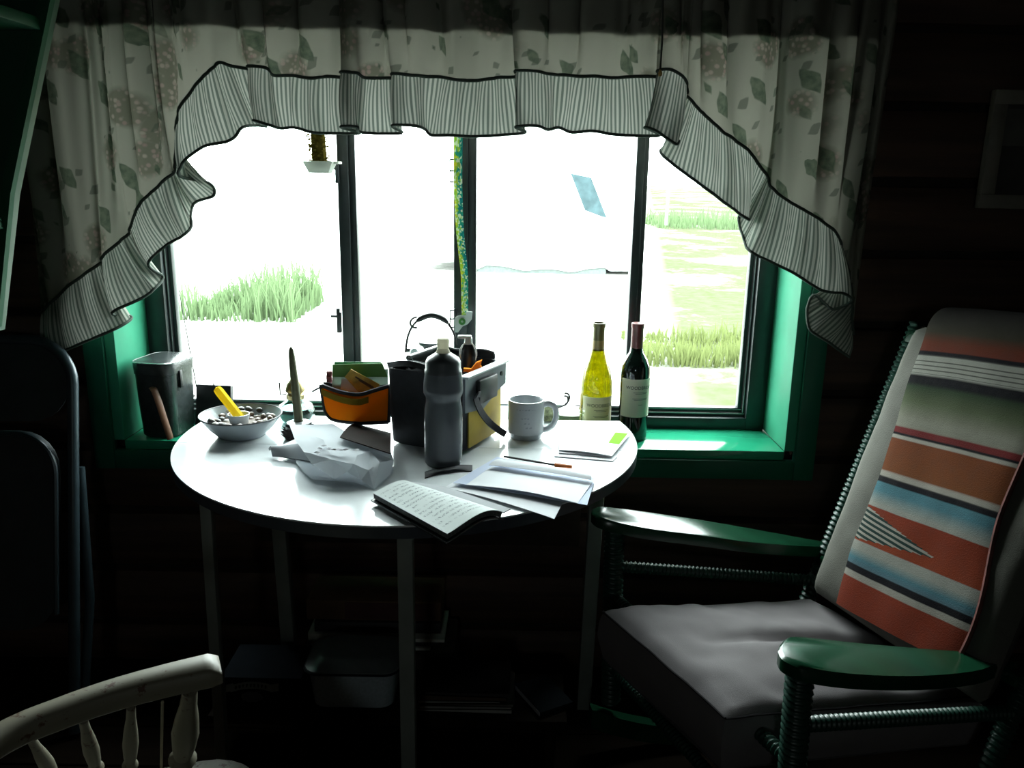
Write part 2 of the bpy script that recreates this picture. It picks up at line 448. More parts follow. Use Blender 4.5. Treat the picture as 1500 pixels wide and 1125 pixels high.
def latch(px, py, w_=.012, h_=.05, hollow=False):
    p = ay(px, py, FY-.004); m = MB()
    if hollow:
        for dz in (-h_/2, 0, h_/2): m.box(p+Vector((-.002, 0, dz)), (w_, .006, .004), None, .001)
        m.box(p+Vector((-w_/2-.002, 0, 0)), (.003, .006, h_), None, .001); m.box(p+Vector((.006, .004, 0)), (.006, .010, h_*1.2), None, .001)
    else:
        m.box(p, (w_, .012, h_), None, .002); m.box(p+Vector((-.010, -.004, h_*.30)), (.022, .006, .006), None, .001); m.box(p+Vector((-.002, 0, h_*.55)), (w_*.7, .010, .014), None, .001)
    part('latch', m, ALU, win)
latch(494, 255, .010, .045); latch(497, 472, .012, .055)
latch(663, 250, .010, .055, True); latch(663, 467, .010, .045, True)

# ================================================================ OUTSIDE
def ground_h(x, y):
    return -.30 + .35*max(0, (y-17)/30) + .03*math.sin(x*.7+1)*math.sin(y*.4)
def ground_mat():
    k = NT('pale_gravel_and_dry_grass'); p = k.p
    n1 = k.noise(.55, 4); n2 = k.noise(6, 5, rough=.65)
    sp = k.n.new('ShaderNodeSeparateXYZ'); k.l.new(k.n.new('ShaderNodeNewGeometry').outputs['Position'], sp.inputs[0])
    right = k.step(k.math('SUBTRACT', sp.outputs[0], k.math('MULTIPLY', sp.outputs[1], .155)), -.5, .5)   # grassier away from the drive
    gfac = k.math('MULTIPLY', right, k.step(k.math('ADD', n1, k.math('MULTIPLY', n2, .35)), .36, .66))
    grass = k.mix(k.step(n2, .35, .65), (.043, .052, .024), (.055, .058, .040))
    grav = k.mix(k.step(n2, .40, .75), (.35, .35, .33), (.12, .13, .115))
    k.put(p.inputs['Base Color'], k.mix(gfac, grav, grass)); p.inputs['Roughness'].default_value = .95; p.inputs['Specular IOR Level'].default_value = 0
    k.bump(n2, .4, .03)
    return k.m
gm = MB()
gm.grid(lambda u, v: (lambda x, y: (x, y, ground_h(x, y)))((-1+2*u)*(14+60*v*v), YO+.05+v*v*110), 60, 60)
struct('ground', gm, ground_mat(), 'pale gravel and dry grass yard beyond the window', 180)
GRASSM = thin_mat('grass_blade', (.085, .125, .062), .4)
GRASSY = thin_mat('yellow_grass_blade', (.092, .112, .042), .4)
def tufts(name, label, m_, x0, x1, y0, y1, n, h, seed):
    rnd = random.Random(seed); m = MB()
    for i in range(n):
        x = rnd.uniform(x0, x1); y_ = rnd.uniform(y0, y1); z = ground_h(x, y_)-.02
        e = max(0, mn.noise(Vector((x*1.7, y_*1.2, seed)))+.45)
        hh = h*rnd.uniform(.25, 1.0)*(.30+.75*e); a = rnd.uniform(0, PI); wd = .008+.012*rnd.random()*(y_/12)
        dx, dy = math.cos(a)*wd, math.sin(a)*wd; lx, ly = rnd.gauss(0, .18)*hh, rnd.gauss(0, .18)*hh
        m.add([(x-dx, y_-dy, z), (x+dx, y_+dy, z), (x+dx*.7+lx*.4, y_+dy*.7+ly*.4, z+hh*.6), (x-dx*.7+lx*.4, y_-dy*.7+ly*.4, z+hh*.6), (x+lx, y_+ly, z+hh)],
              [(0, 1, 2, 3), (3, 2, 4)])
    solo(name, m, m_, label, 'grass', None, 180, 'stuff')
tufts('grass_clump', 'tall green grass seen through the leftmost pane', GRASSM, -3.75, -2.45, 9.0, 10.6, 1500, .75, 1)
tufts('grass_clump', 'bright grass low in the rightmost pane', GRASSY, 1.15, 2.7, 7.1, 8.6, 1700, .34, 2)
tufts('grass_clump', 'far green grass strip high in the rightmost pane', GRASSM, 4.6, 12.5, 27, 31, 2200, .95, 3)
# fence post far off
solo('fence_post', MB().tube([(4.35, 24, .1), (4.36, 24, 1.2)], .05, 8), mat('weathered_post', (.085, .09, .08), .9), 'thin grey fence post far outside, seen in the rightmost pane', 'post')
# white camper standing on the drive
VY = 14.6
def vx(px): return ay(px, 350, VY).x
camper = thing('camper', 'white camper with a pale blue windscreen parked outside', 'vehicle', (vx(780), VY+1, ground_h(1, VY)))
VW = mat('white_vehicle_paint', (.6, .62, .62), .4, var=.04)
low = [ay(px, py, VY) for px, py in ((948, 384), (945, 397), (893, 397), (886, 392), (862, 393.5), (842, 398), (832, 398), (815, 395), (795, 394), (776, 396), (768, 396.5), (738, 390), (712, 388.5), (700, 394), (668, 378.5), (650, 377), (612, 379))]
side = [(vx(600), 1.0), (vx(615), 2.35), (vx(800), 2.40), (vx(838), 1.55), (vx(884), .66), (vx(940), .56)]+[(p.x, p.z) for p in low]
part('body', MB().prism([(x, VY, z) for x, z in side], (0, 1.9, 0)), VW, camper)
ws = [ay(px, py, VY-.012) for px, py in ((836, 254), (866, 260), (889, 320), (857, 308))]
part('windscreen', MB().prism(ws, (0, .02, 0)), mat('blue_windscreen', (.034, .054, .060), .9, var=.25, vscale=6, spec=.05), camper, 'pale blue slanted pane')
part('under_shadow', MB().box2((vx(700), VY+.03, -.34), (vx(890), VY+1.7, ay(780, 386, VY).z)), mat('underbody_shadow', (.075, .09, .085), .9), camper)  # dark block drawn as the shadow under the camper
# hanging pot plant stuck to the left mullion
pc = ay(469, 245, 2.095)
pot = thing('hanging_pot', 'small white pot with a bushy brown green plant beside the left mullion', 'plant', pc-Vector((0, 0, .014)))
pm = MB(); k = .018
vs = []
for z, a in ((-.014, .024), (.012, .036), (.014, .036)):
    vs += [(pc.x+sx*a, pc.y+sy*a*.8, pc.z+z) for sx, sy in ((-1, -1), (1, -1), (1, 1), (-1, 1))]
pm.add(vs, [(0, 1, 2, 3)]+[(r*4+j, r*4+(j+1) % 4, r*4+4+(j+1) % 4, r*4+4+j) for r in range(2) for j in range(4)]+[(8, 9, 10, 11)])
pm.box((pc.x+.034, pc.y+.014, pc.z+.012), (.026, .045, .006), None, .001)
part('pot', pm, thin_mat('pot_plastic', (.62, .64, .60), .4), pot)
fm = MB(); rnd = random.Random(4)
fm.tube([(pc.x, pc.y, pc.z), (pc.x-.004, pc.y, pc.z+.11)], [.019, .017], 8)
for i in range(620):
    z = pc.z+.008+rnd.random()*.125; a = rnd.uniform(0, 2*PI); r = rnd.uniform(.004, .023)
    p = Vector((pc.x-.004+r*math.cos(a), pc.y+r*math.sin(a), z)); d = Vector((math.cos(a), math.sin(a), rnd.uniform(-.5, .8))).normalized()*.011
    sd = Vector((-math.sin(a), math.cos(a), rnd.uniform(-.4, .4))).normalized()*.005
    fm.add([p, p+d*.5+sd, p+d, p+d*.5-sd], [(0, 1, 2, 3)])
part('foliage', fm, thin_mat('brown_green_leaf', (.11, .085, .016), .3), pot)
# beaded lanyard on the middle mullion
la = ay(672, 150, FY-.012); lb = ay(681, 462, FY-.014)
lan = thing('lanyard', 'yellow, green and teal patterned lanyard hanging down the middle mullion', 'lanyard', lb)
def lan_col(k):
    u, v = k.uv()
    cmb = k.n.new('ShaderNodeCombineXYZ'); k.put(cmb.inputs[0], k.math('MULTIPLY', u, 4.0)); k.put(cmb.inputs[1], k.math('MULTIPLY', v, 95.0))
    vo = k.voro(1.0, cmb.outputs[0], 'Color')
    sp = k.n.new('ShaderNodeSeparateColor'); k.l.new(vo, sp.inputs[0])
    c = k.ramp(k.math('ADD', k.math('MULTIPLY', sp.outputs[0], .55), k.math('MULTIPLY', u, .5)), [(0, (.75, .72, .08)), (.22, (.42, .62, .10)), (.42, (.8, .85, .7)), (.6, (.05, .42, .32)), (.8, (.02, .28, .30))], 'CONSTANT')
    return c
LANM = thin_mat('lanyard_weave', None, .35, uvcol=lan_col)
cpts = crom([tuple(la), tuple(ay(671, 260, FY-.016)), tuple(ay(674, 340, FY-.018)), tuple(ay(680, 400, FY-.018)), tuple(lb)], 14)
part('strap', MB().grid(lambda u, v: (lambda p, hw: (p[0]-hw+2*hw*u, p[1]-.002*math.sin(v*30), p[2]))(cpts[int(round(v*(len(cpts)-1)))], .0115-.003*v), 4, len(cpts)-1, .0015), LANM, lan, smooth=60)
tg = [ay(px, py, FY-.020) for px, py in ((666, 484), (665, 468), (668, 464), (674, 462), (682, 462), (683, 456), (692, 457), (691, 468), (685, 475), (678, 478), (671, 487), (667, 487))]
part('clip', MB().prism(tg, (0, .004, 0)), WHITEP, lan, 'white plastic clip')
ec = ay(677, 471, FY-.022); RX = Matrix.Rotation(PI/2, 3, 'X')
part('eyelet', MB().lathe([(.0035, -.001), (.009, -.001), (.009, .003), (.0035, .003), (.0035, -.001)], 20, ec, RX), mat('green_eyelet', (.05, .22, .03), .4), lan, 'green ring eyelet')

# ================================================================ VALANCE
ST = [  # seam px, hem px, depth of seam, depth of hem
 (60,458, 64,527, 1.935,1.935),(100,420, 119,503, 1.92,1.90),(138,392, 170,481, 1.91,1.895),(151,384, 193,465, 1.92,1.935),
 (150,377, 164,458, 1.90,1.885),(172,357, 214,433, 1.90,1.88),(190,341, 238,406, 1.91,1.93),(192,329, 216,387, 1.90,1.885),
 (210,294, 246,358, 1.89,1.87),(250,257, 277,337, 1.90,1.885),(255,252, 283,299, 1.92,1.94),(258,236, 314,286, 1.925,1.945),(259,215, 306,268, 1.92,1.94),
 (259,188, 264,258, 1.91,1.90),(264,158, 270,236, 1.90,1.87),(284,130, 298,215, 1.89,1.862),(308,103, 336,206, 1.89,1.865),(322,92, 355,187, 1.90,1.885),
 (340,97, 375,184, 1.91,1.915),(366,101, 391,185, 1.925,1.935),(364,97, 371,176, 1.905,1.90),(391,100, 397,184, 1.89,1.875),(400,110, 410,188, 1.90,1.895),
 (430,111, 432,187, 1.91,1.905),(457,115, 458,194, 1.90,1.895),(478,112, 480,195, 1.912,1.91),(520,115, 527,195, 1.925,1.93),(499,106, 499,186, 1.905,1.90),(523,107, 523,186, 1.885,1.875),
 (536,114, 530,194, 1.90,1.90),(577,114, 588,195, 1.92,1.925),(574,108, 574,184, 1.90,1.89),(600,110, 606,184, 1.888,1.88),(622,112, 622,189, 1.905,1.905),
 (645,113, 632,198, 1.915,1.91),(668,117, 660,198, 1.90,1.895),(700,118, 692,200, 1.91,1.905),(728,114, 732,198, 1.92,1.92),(758,112, 770,194, 1.925,1.93),(755,104, 755,186, 1.905,1.895),
 (785,104, 786,184, 1.888,1.875),(800,108, 802,190, 1.90,1.895),(825,110, 818,187, 1.912,1.91),(850,112, 838,194, 1.90,1.90),(875,112, 868,192, 1.91,1.905),(900,114, 900,197, 1.90,1.895),(935,112, 940,199, 1.915,1.91),
 (966,112, 968,198, 1.925,1.93),(962,104, 944,187, 1.905,1.90),(984,102, 962,192, 1.89,1.875),(1002,115, 989,211, 1.89,1.868),(1006,128, 992,204, 1.905,1.90),(1007,137, 974,214, 1.92,1.94),
 (1009,144, 971,228, 1.91,1.915),(1030,166, 1018,264, 1.90,1.89),(1054,189, 1050,288, 1.905,1.90),(1080,208, 1085,314, 1.895,1.885),(1100,225, 1097,322, 1.91,1.91),(1118,250, 1083,316, 1.925,1.95),(1123,257, 1084,333, 1.925,1.95),
 (1126,267, 1091,353, 1.91,1.92),(1131,276, 1099,368, 1.90,1.89),(1152,293, 1132,385, 1.89,1.875),(1177,307, 1163,400, 1.90,1.89),(1208,327, 1203,425, 1.895,1.88),(1226,343, 1236,430, 1.90,1.895),
 (1232,362, 1247,441, 1.915,1.91),(1237,378, 1220,453, 1.93,1.925),(1242,400, 1190,432, 1.945,1.945),(1246,425, 1184,478, 1.945,1.94),(1248,462, 1215,502, 1.94,1.93),(1249,490, 1244,523, 1.945,1.945)]
val = thing('valance', 'floral valance with a striped gathered ruffle hanging over the window', 'curtain', (-.15, 1.905, 1.78))
SW = []
for a, b, c, d, e, f_ in ST:
    p, q = ay(a, b, e), ay(c, d, f_); SW.append((*p, *q))
RS = crom(SW, 12)
NR = len(RS)
arc = [0.0]
for a, b in zip(RS, RS[1:]): arc.append(arc[-1]+max(((Vector(a[:3])-Vector(b[:3])).length+(Vector(a[3:])-Vector(b[3:])).length)*.5, 1e-5))
xarc = [0.0]
for a, b in zip(RS, RS[1:]): xarc.append(xarc[-1]+abs(a[0]-b[0])+.25*abs(a[2]-b[2]))
def fold(s, t):  # small gathers growing towards the hem
    return (.0075*math.sin(s*95+1.7*math.sin(s*31))+.0035*math.sin(s*210+2*math.sin(s*47)))*(.25+.75*math.sin(PI*min(1, t*.8+.1)))
NT_ = 12
def ruf(u, v):
    i = int(round(u*(NR-1))); S = Vector(RS[i][:3]); H = Vector(RS[i][3:])
    p = S.lerp(H, v); s = arc[i]
    bulge = -.010*math.sin(PI*v)
    return p+Vector((.003*math.sin(s*140)*v*(1-v)*3, bulge+fold(s, v), 0))
def stripe_col(k):
    u, v = k.uv()
    s = k.math('SINE', k.math('MULTIPLY', u, 2*PI/.0084))
    n = k.noise(30, 2, stretch=(1, 1, .3))
    return k.mix(k.step(k.math('ADD', s, k.math('MULTIPLY', k.math('SUBTRACT', n, .5), .5)), -.35, .25), (.20, .24, .205), (.58, .59, .52))
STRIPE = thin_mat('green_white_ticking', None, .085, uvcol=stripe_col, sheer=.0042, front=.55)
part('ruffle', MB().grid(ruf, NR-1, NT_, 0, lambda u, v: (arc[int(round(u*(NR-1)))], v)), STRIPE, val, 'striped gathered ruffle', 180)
def body(u, v):
    i = int(round(u*(NR-1))); S = Vector(RS[i][:3]); s = xarc[i]
    T = Vector((S.x+.012*math.sin(s*9), 1.905+(S.y-1.905)*.5, 1.785))
    p = S.lerp(T, v); w_ = max(0, math.sin(PI*v))**.7
    return p+Vector((.013*math.sin(s*62+2*math.sin(s*17)+v*.8+1.2)*w_, (.017*math.sin(s*62+2*math.sin(s*17)+v*.8)+.004*math.sin(s*150))*(.5*w_+.5*v), 0))
def floral_col(k):
    co = k.co('UV')
    base = (.55, .54, .44)
    warp = k.n.new('ShaderNodeTexNoise'); warp.inputs['Scale'].default_value = 14; k.l.new(co, warp.inputs['Vector'])
    vm = k.n.new('ShaderNodeVectorMath'); vm.operation = 'MULTIPLY_ADD'; vm.inputs[1].default_value = (.03, .03, 0)
    k.l.new(warp.outputs['Color'], vm.inputs[0]); k.l.new(co, vm.inputs[2])
    big = k.noise(9, 2, co)
    # bunches of small blossoms
    pet = k.voro(85, co); petc = k.voro(85, co, 'Color')
    sp = k.n.new('ShaderNodeSeparateColor'); k.l.new(petc, sp.inputs[0])
    bunch = k.voro(8.5, vm.outputs[0])
    bm_ = k.math('SUBTRACT', 1.0, k.step(bunch, .30, .42))
    petal = k.mix(k.step(pet, .25, .5), k.mix(sp.outputs[0], (.50, .31, .28), (.64, .52, .44)), (.24, .24, .17))
    c = k.mix(k.math('MULTIPLY', bm_, .8), base, petal)
    # broad leaves, their size, tilt and place from stretched cells
    def turn(rot, sc, loc):
        a = k.n.new('ShaderNodeMapping'); a.inputs['Rotation'].default_value = (0, 0, rot); a.inputs['Location'].default_value = loc; k.l.new(vm.outputs[0], a.inputs[0])
        b = k.n.new('ShaderNodeMapping'); b.inputs['Scale'].default_value = sc; k.l.new(a.outputs[0], b.inputs[0]); return b
    mp = turn(.9, (1.0, 1.75, 1), (0, 0, 0))
    lf = k.voro(10.5, mp.outputs[0], ex=1.2); lc = k.voro(10.5, mp.outputs[0], 'Color', ex=1.2); sl = k.n.new('ShaderNodeSeparateColor'); k.l.new(lc, sl.inputs[0])
    lm = k.math('MULTIPLY', k.math('SUBTRACT', 1.0, k.step(lf, .40, .45)), k.step(sl.outputs[0], .38, .42))
    leaf = k.mix(k.step(k.noise(60, 3, co), .35, .65), (.09, .14, .09), (.22, .27, .18))
    c = k.mix(k.math('MULTIPLY', lm, .88), c, leaf)
    mp2 = turn(-.7, (1.0, 1.7, 1), (.37, .2, 0))
    l2 = k.voro(14, mp2.outputs[0], ex=1.2); m2 = k.math('SUBTRACT', 1.0, k.step(l2, .24, .29))
    c = k.mix(k.math('MULTIPLY', m2, .7), c, (.17, .20, .15))
    return c
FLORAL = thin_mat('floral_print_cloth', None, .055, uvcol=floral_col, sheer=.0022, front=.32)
def body_uv(u, v):
    i = int(round(u*(NR-1))); p = body(u, v); return (xarc[i]*1.25, p.z)
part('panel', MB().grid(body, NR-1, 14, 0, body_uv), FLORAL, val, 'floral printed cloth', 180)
def lining(u, v):
    i = int(round(u*(NR-1))); p = Vector(RS[i][:3]); za = ay(700, 47, 1.905).z; v0 = (za-p.z)/(1.785-p.z) if p.z < za else .02
    return body(u, v0+(1-v0)*v)+Vector((0, .005, .002*math.sin(arc[i]*40)))
part('header_lining', MB().grid(lining, NR-1, 4, 0), mat('dark_header_lining', (.03, .028, .025), .9), val, 'opaque lining of the gathered header', 180)
hemp = [ruf(i/(NR-1), 1) for i in range(0, NR, 2)]
part('hem_piping', MB().tube(hemp, .0036, 6), PIPING, val, 'dark hem piping', 180)
part('seam_piping', MB().tube([ruf(i/(NR-1), 0)+Vector((0, -.003, 0)) for i in range(0, NR, 2)], .0036, 6), PIPING, val, 'dark seam piping', 180)
rod = thing('curtain_rod', 'curtain rod carrying the floral valance above the window', 'rod', (-.15, 1.905, 1.79))
part('rod', MB().tube([(-1.17, 1.905, 1.79), (.86, 1.905, 1.79)], .008, 10), WIRE, rod)
for x in (-1.15, .84): part('bracket', MB().box2((x-.01, 1.90, 1.775), (x+.01, YW, 1.805), .002), WIRE, rod)
pcord = thing('pull_cord', 'thin dark cord with an amber bead tip hanging before the valance', 'cord', ay(967, 108, 1.86))
part('cord', MB().tube([ay(971, 0, 1.86)+Vector((0, 0, .09)), ay(971, 0, 1.86), ay(970, 60, 1.86), ay(967, 102, 1.86)], .0022, 6), mat('dark_cord', (.03, .03, .025), .9), pcord)
part('bead', MB().lathe([(0, -.006), (.004, -.004), (.005, .001), (.002, .008), (0, .009)], 10, ay(967, 108, 1.86)), mat('amber_bead', (.35, .22, .06), .3), pcord)

# ================================================================ TABLE
T = .74
TC = Vector((-.224, 1.762, 0)); TR = .503; YB = 1.895; YS = 1.675
tab = thing('drop_leaf_table', 'round white drop-leaf table with pale legs under the window', 'table', (TC.x, TC.y, 0))
def arc_pts(y0, y1, z):
    """outline of the round top between two parallel seams"""
    out = []
    a0 = math.asin(max(-1, (y0-TC.y)/TR)); a1 = math.asin(min(1, (y1-TC.y)/TR))
    n = 40
    for i in range(n+1):
        a = a0+(a1-a0)*i/n; out.append(Vector((TC.x+TR*math.cos(a), TC.y+TR*math.sin(a), z)))
    for i in range(n+1):
        a = a1+(a0-a1)*i/n; out.append(Vector((TC.x-TR*math.cos(a), TC.y+TR*math.sin(a), z)))
    res = [out[0]]
    for p in out[1:]:
        if (p-res[-1]).length > 1e-4: res.append(p)
    return res
TH = .024
for nm, y0, y1 in (('leaf', TC.y-TR+1e-5, YS-.0008), ('tabletop', YS+.0008, YB)):
    o = part(nm, MB().prism(arc_pts(y0, y1, T-.003), (0, 0, .003)), LAMIN, tab)
    part('edge_band', MB().prism(arc_pts(y0+.001, y1, T-TH), (0, 0, TH-.0035)), EDGEB, o, 'dark table edge')
hang = MB()
hang.box2((TC.x-.40, YB-.001, T-.33), (TC.x+.40, YB+.018, T-.026), .003)
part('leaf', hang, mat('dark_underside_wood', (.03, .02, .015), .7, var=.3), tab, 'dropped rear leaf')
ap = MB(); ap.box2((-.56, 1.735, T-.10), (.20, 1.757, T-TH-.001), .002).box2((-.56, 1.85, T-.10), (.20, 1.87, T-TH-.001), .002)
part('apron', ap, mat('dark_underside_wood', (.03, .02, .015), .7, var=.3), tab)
for (x0, y0, x1, y1, s_) in ((-.594, 1.50, -.604, 1.50, .022), (-.545, 1.79, -.530, 1.79, .032), (-.1945, 1.42, -.1945, 1.42, .029), (.208, 1.83, .196, 1.83, .034)):
    m = MB(); m.beam((x0, y0, T-TH), (x1, y1, 0), s_, s_, (0, 1, 0), .002); part('leg', m, LEGW, tab)
part('gate_rail', MB().beam((-.594, 1.50, T-.05), (-.55, 1.74, T-.05), .02, .04), LEGW, tab)
part('gate_rail', MB().beam((-.1945, 1.42, T-.05), (-.15, 1.74, T-.05), .02, .04), LEGW, tab)

# ================================================================ THINGS ON SILL AND TABLE
S_ = OZ0
# black case
def rrect(cx, cy, hx, hy, r, z, R=None, n=6):
    out = []
    for sx, sy, a0 in ((1, 1, 0), (-1, 1, PI/2), (-1, -1, PI), (1, -1, 1.5*PI)):
        for i in range(n+1):
            a = a0+PI/2*i/n; out.append(Vector((sx*(hx-r)+r*math.cos(a), sy*(hy-r)+r*math.sin(a), 0)))
    R = R or Matrix.Identity(3)
    return [Vector((cx, cy, z))+R @ p for p in out]
def stack(mb, rings, cap=True):
    n = len(rings[0]); vs = [p for r in rings for p in r]
    fs = [(i*n+j, i*n+(j+1) % n, (i+1)*n+(j+1) % n, (i+1)*n+j) for i in range(len(rings)-1) for j in range(n)]
    if cap: fs += [tuple(reversed(range(n))), tuple((len(rings)-1)*n+j for j in range(n))]
    return mb.add(vs, fs)
cc = Vector((-.893, 2.045, S_)); RC = rotz(-.16)
case = thing('case', 'black hard case with a rounded lid, latch and brown strap on the sill', 'case', cc)
ct = .195
stack(cb := MB(), [rrect(cc.x, cc.y, hx, hy, .03, S_+z, RC) for z, hx, hy in ((.001, .045, .056), (.006, .048, .060), (.09, .051, .064), (ct-.03, .053, .066))])
part('body', cb, BLACKL, case)
lid = part('lid', stack(MB(), [rrect(cc.x, cc.y, hx, hy, .032, S_+z, RC) for z, hx, hy in ((ct-.029, .055, .068), (ct-.004, .056, .069), (ct+.002, .054, .067), (ct+.005, .047, .059))]), BLACKL, case)
part('lid_rim', MB().tube(rrect(cc.x, cc.y, .055, .068, .032, S_+ct+.001, RC), .0022, 6, closed=True), ALUE, case, 'pale rim')
part('latch', MB().box(cc+RC @ Vector((.0565, -.02, ct-.045)), (.006, .012, .045), RC, .002), WIRE, case)
part('strap', MB().tube(crom([tuple(cc+RC @ Vector(p)) for p in ((.006, -.067, .135), (.016, -.074, .13), (.026, -.075, .10), (.034, -.073, .06), (.042, -.070, .02), (.044, -.068, .004))], 8), .006, 8, flat=(.003, .009)), BROWNL, case, 'brown leather strap')
# black radio with aerial
rp = ay(315, 603, 2.105); rp.z = S_
rad = thing('portable_radio', 'small flat black radio with a thin raised aerial on the sill', 'radio', rp)
RR = rotz(-.1) @ Matrix.Rotation(-.18, 3, 'X')
part('body', MB().box(rp+Vector((0, 0, .057)), (.098, .018, .110), RR, .004), BLACKP, rad)
part('speaker_grille', MB().box(rp+RR @ Vector((.004, -.0095, .060))+Vector((0, 0, 0)), (.076, .002, .075), RR, .001), mat('grille', (.035, .042, .046), .55, bump=.5, bscale=500), rad)
a0 = rp+Vector((-.046, .004, .105)); a1 = ay(262, 425, 2.135)
part('aerial', MB().tube([a0, a0.lerp(a1, .5), a1], [.0016, .0013, .001], 6), WIRE, rad)
part('side_loop', MB().tube([rp+Vector((-.052, 0, .085)), rp+Vector((-.060, -.003, .07)), rp+Vector((-.058, -.003, .03)), rp+Vector((-.052, -.004, .002))], .003, 6), BLACKP, rad)
# enamel bowl with pebbles, candle cup and yellow candle
bc = Vector((-.597, 1.735, T))
bowl = thing('enamel_bowl', 'wide white enamel bowl with a dark rim on the left of the table', 'bowl', bc)
R_ = .088
prof = [(0, .004), (.04, .003), (.046, 0), (.050, .001), (.054, .006), (.070, .022), (.082, .038), (R_, .047), (R_+.001, .049), (R_-.001, .049), (.080, .038), (.068, .024), (.05, .009), (0, .007)]
part('body', MB().lathe(prof, 48, bc), ENAMEL, bowl)
part('rim', MB().tube([bc+Vector((R_*math.cos(a), R_*math.sin(a), .0485)) for a in [2*PI*i/48 for i in range(48)]], .0016, 6, closed=True), ENRIM, bowl, 'thin dark rim')
rnd = random.Random(11)
PEB = [mat('pebble_'+n, c, .45, var=.2, vscale=80) for n, c in (('dark', (.03, .028, .026)), ('brown', (.12, .08, .055)), ('grey', (.22, .21, .20)), ('white', (.65, .62, .58)))]
peb_spots = []
for i in range(46):
    for _ in range(30):
        a = rnd.uniform(0, 2*PI); r = .068*math.sqrt(rnd.random()); p = Vector((r*math.cos(a), r*math.sin(a), 0))
        if (p-Vector((-.002, -.008, 0))).length > .031 and all((p-q).length > .0125 for q in peb_spots): peb_spots.append(p); break
PEBLAB = [('dark', 'black'), ('brown', 'brown'), ('grey', 'grey'), ('white', 'white')]
pme = {}
for i, p in enumerate(peb_spots):
    kk = rnd.choice([0, 0, 1, 1, 2, 3]); s3 = (rnd.uniform(.008, .0105), rnd.uniform(.006, .0085), rnd.uniform(.005, .007))
    if kk not in pme:
        bm = bmesh.new(); bmesh.ops.create_icosphere(bm, subdivisions=2, radius=1)
        for v in bm.verts: v.co *= 1+.12*mn.noise(v.co*1.3+Vector((kk*3.1, 0, 0)))
        me = bpy.data.meshes.new('pebble'); bm.to_mesh(me); bm.free(); me.polygons.foreach_set('use_smooth', [True]*len(me.polygons)); me.materials.append(PEB[kk]); pme[kk] = me
    o = link(bpy.data.objects.new('pebble', pme[kk])); o.scale = s3
    zf = .0105+max(0, (p.length-.05)/.020*.016)
    o.location = bc+p+Vector((0, 0, zf+.016+rnd.uniform(0, .004))); o.rotation_euler = (rnd.uniform(-.3, .3), rnd.uniform(-.3, .3), rnd.uniform(0, 6))
    tag(o, '%s pebble in the enamel bowl round the candle cup' % PEBLAB[kk][1], 'pebble', '%s pebbles in the bowl' % PEBLAB[kk][1])
gv = MB(); gv.lathe([(0, .0095), (.050, .0115), (.066, .026), (.060, .029), (0, .030)], 36, bc)
solo('gravel', gv, mat('fine_gravel', (.16, .13, .11), .8, var=.5, vscale=300, bump=.8, bscale=400), 'fine gravel filling the enamel bowl', 'gravel', kind='stuff')
cu = bc+Vector((-.002, -.008, .0305))
cup = thing('candle_cup', 'small white cup holding the yellow candle in the bowl', 'cup', cu)
part('cup', MB().lathe([(0, 0), (.019, 0), (.023, .016), (.0235, .021), (.022, .021), (.020, .014), (.014, .006), (0, .006)], 28, cu), CERAM, cup)
ca = cu+Vector((.0055, 0, .0075)); cb_ = ay(316, 567, 1.742)
dirc = (cb_-ca).normalized()
q = dirc.to_track_quat('Z', 'Y').to_matrix(); Lc = (cb_-ca).length
can = thing('candle', 'short leaning yellow candle in the bowl of pebbles', 'candle', ca)
part('wax', MB().lathe([(0, 0), (.0095, 0), (.0100, .003), (.0100, Lc-.012), (.0085, Lc-.004), (.004, Lc-.002), (0, Lc)], 6, ca, q), thin_mat('yellow_wax', (.78, .62, .06), .45), can, smooth=30)
part('wick', MB().tube([ca+dirc*(Lc-.003), ca+dirc*(Lc+.010)], .0011, 6), WIRE, can)
# oil lamp
lc = Vector((-.505, 1.846, T))
lamp = thing('oil_lamp', 'small glass oil lamp with teal oil and brass burner behind the bowl', 'lamp', lc)
LG = glass_mat('clear_lamp_glass', (.80, .92, .90), 1.45)
part('font', MB().lathe([(0, 0), (.034, 0), (.037, .004), (.043, .014), (.044, .026), (.038, .040), (.024, .050), (.019, .054), (.019, .060), (.016, .060), (.017, .053), (.035, .038), (.041, .026), (.034, .006), (0, .004)], 36, lc), LG, lamp)
part('oil', MB().lathe([(0, .005), (.033, .006), (.0395, .016), (.0402, .026), (.036, .034), (0, .034)], 32, lc), glass_mat('teal_oil', (.035, .13, .115), 1.3), lamp, 'teal oil')
part('burner', MB().lathe([(0, .056), (.020, .056), (.021, .066), (.017, .070), (.022, .074), (.022, .078), (.018, .092), (.010, .102), (0, .104)], 24, lc), BRASS, lamp)
part('wick_knob', MB().tube([lc+Vector((-.012, 0, .066)), lc+Vector((-.034, -.004, .066)), lc+Vector((-.0345, -.004, .095))], .0018, 6), WIRE, lamp)
part('finger_ring', MB().tube([lc+Vector((-.053+.013*math.cos(a), -.004, .024+.013*math.sin(a))) for a in [2*PI*i/20 for i in range(20)]], .003, 8, closed=True), LG, lamp)
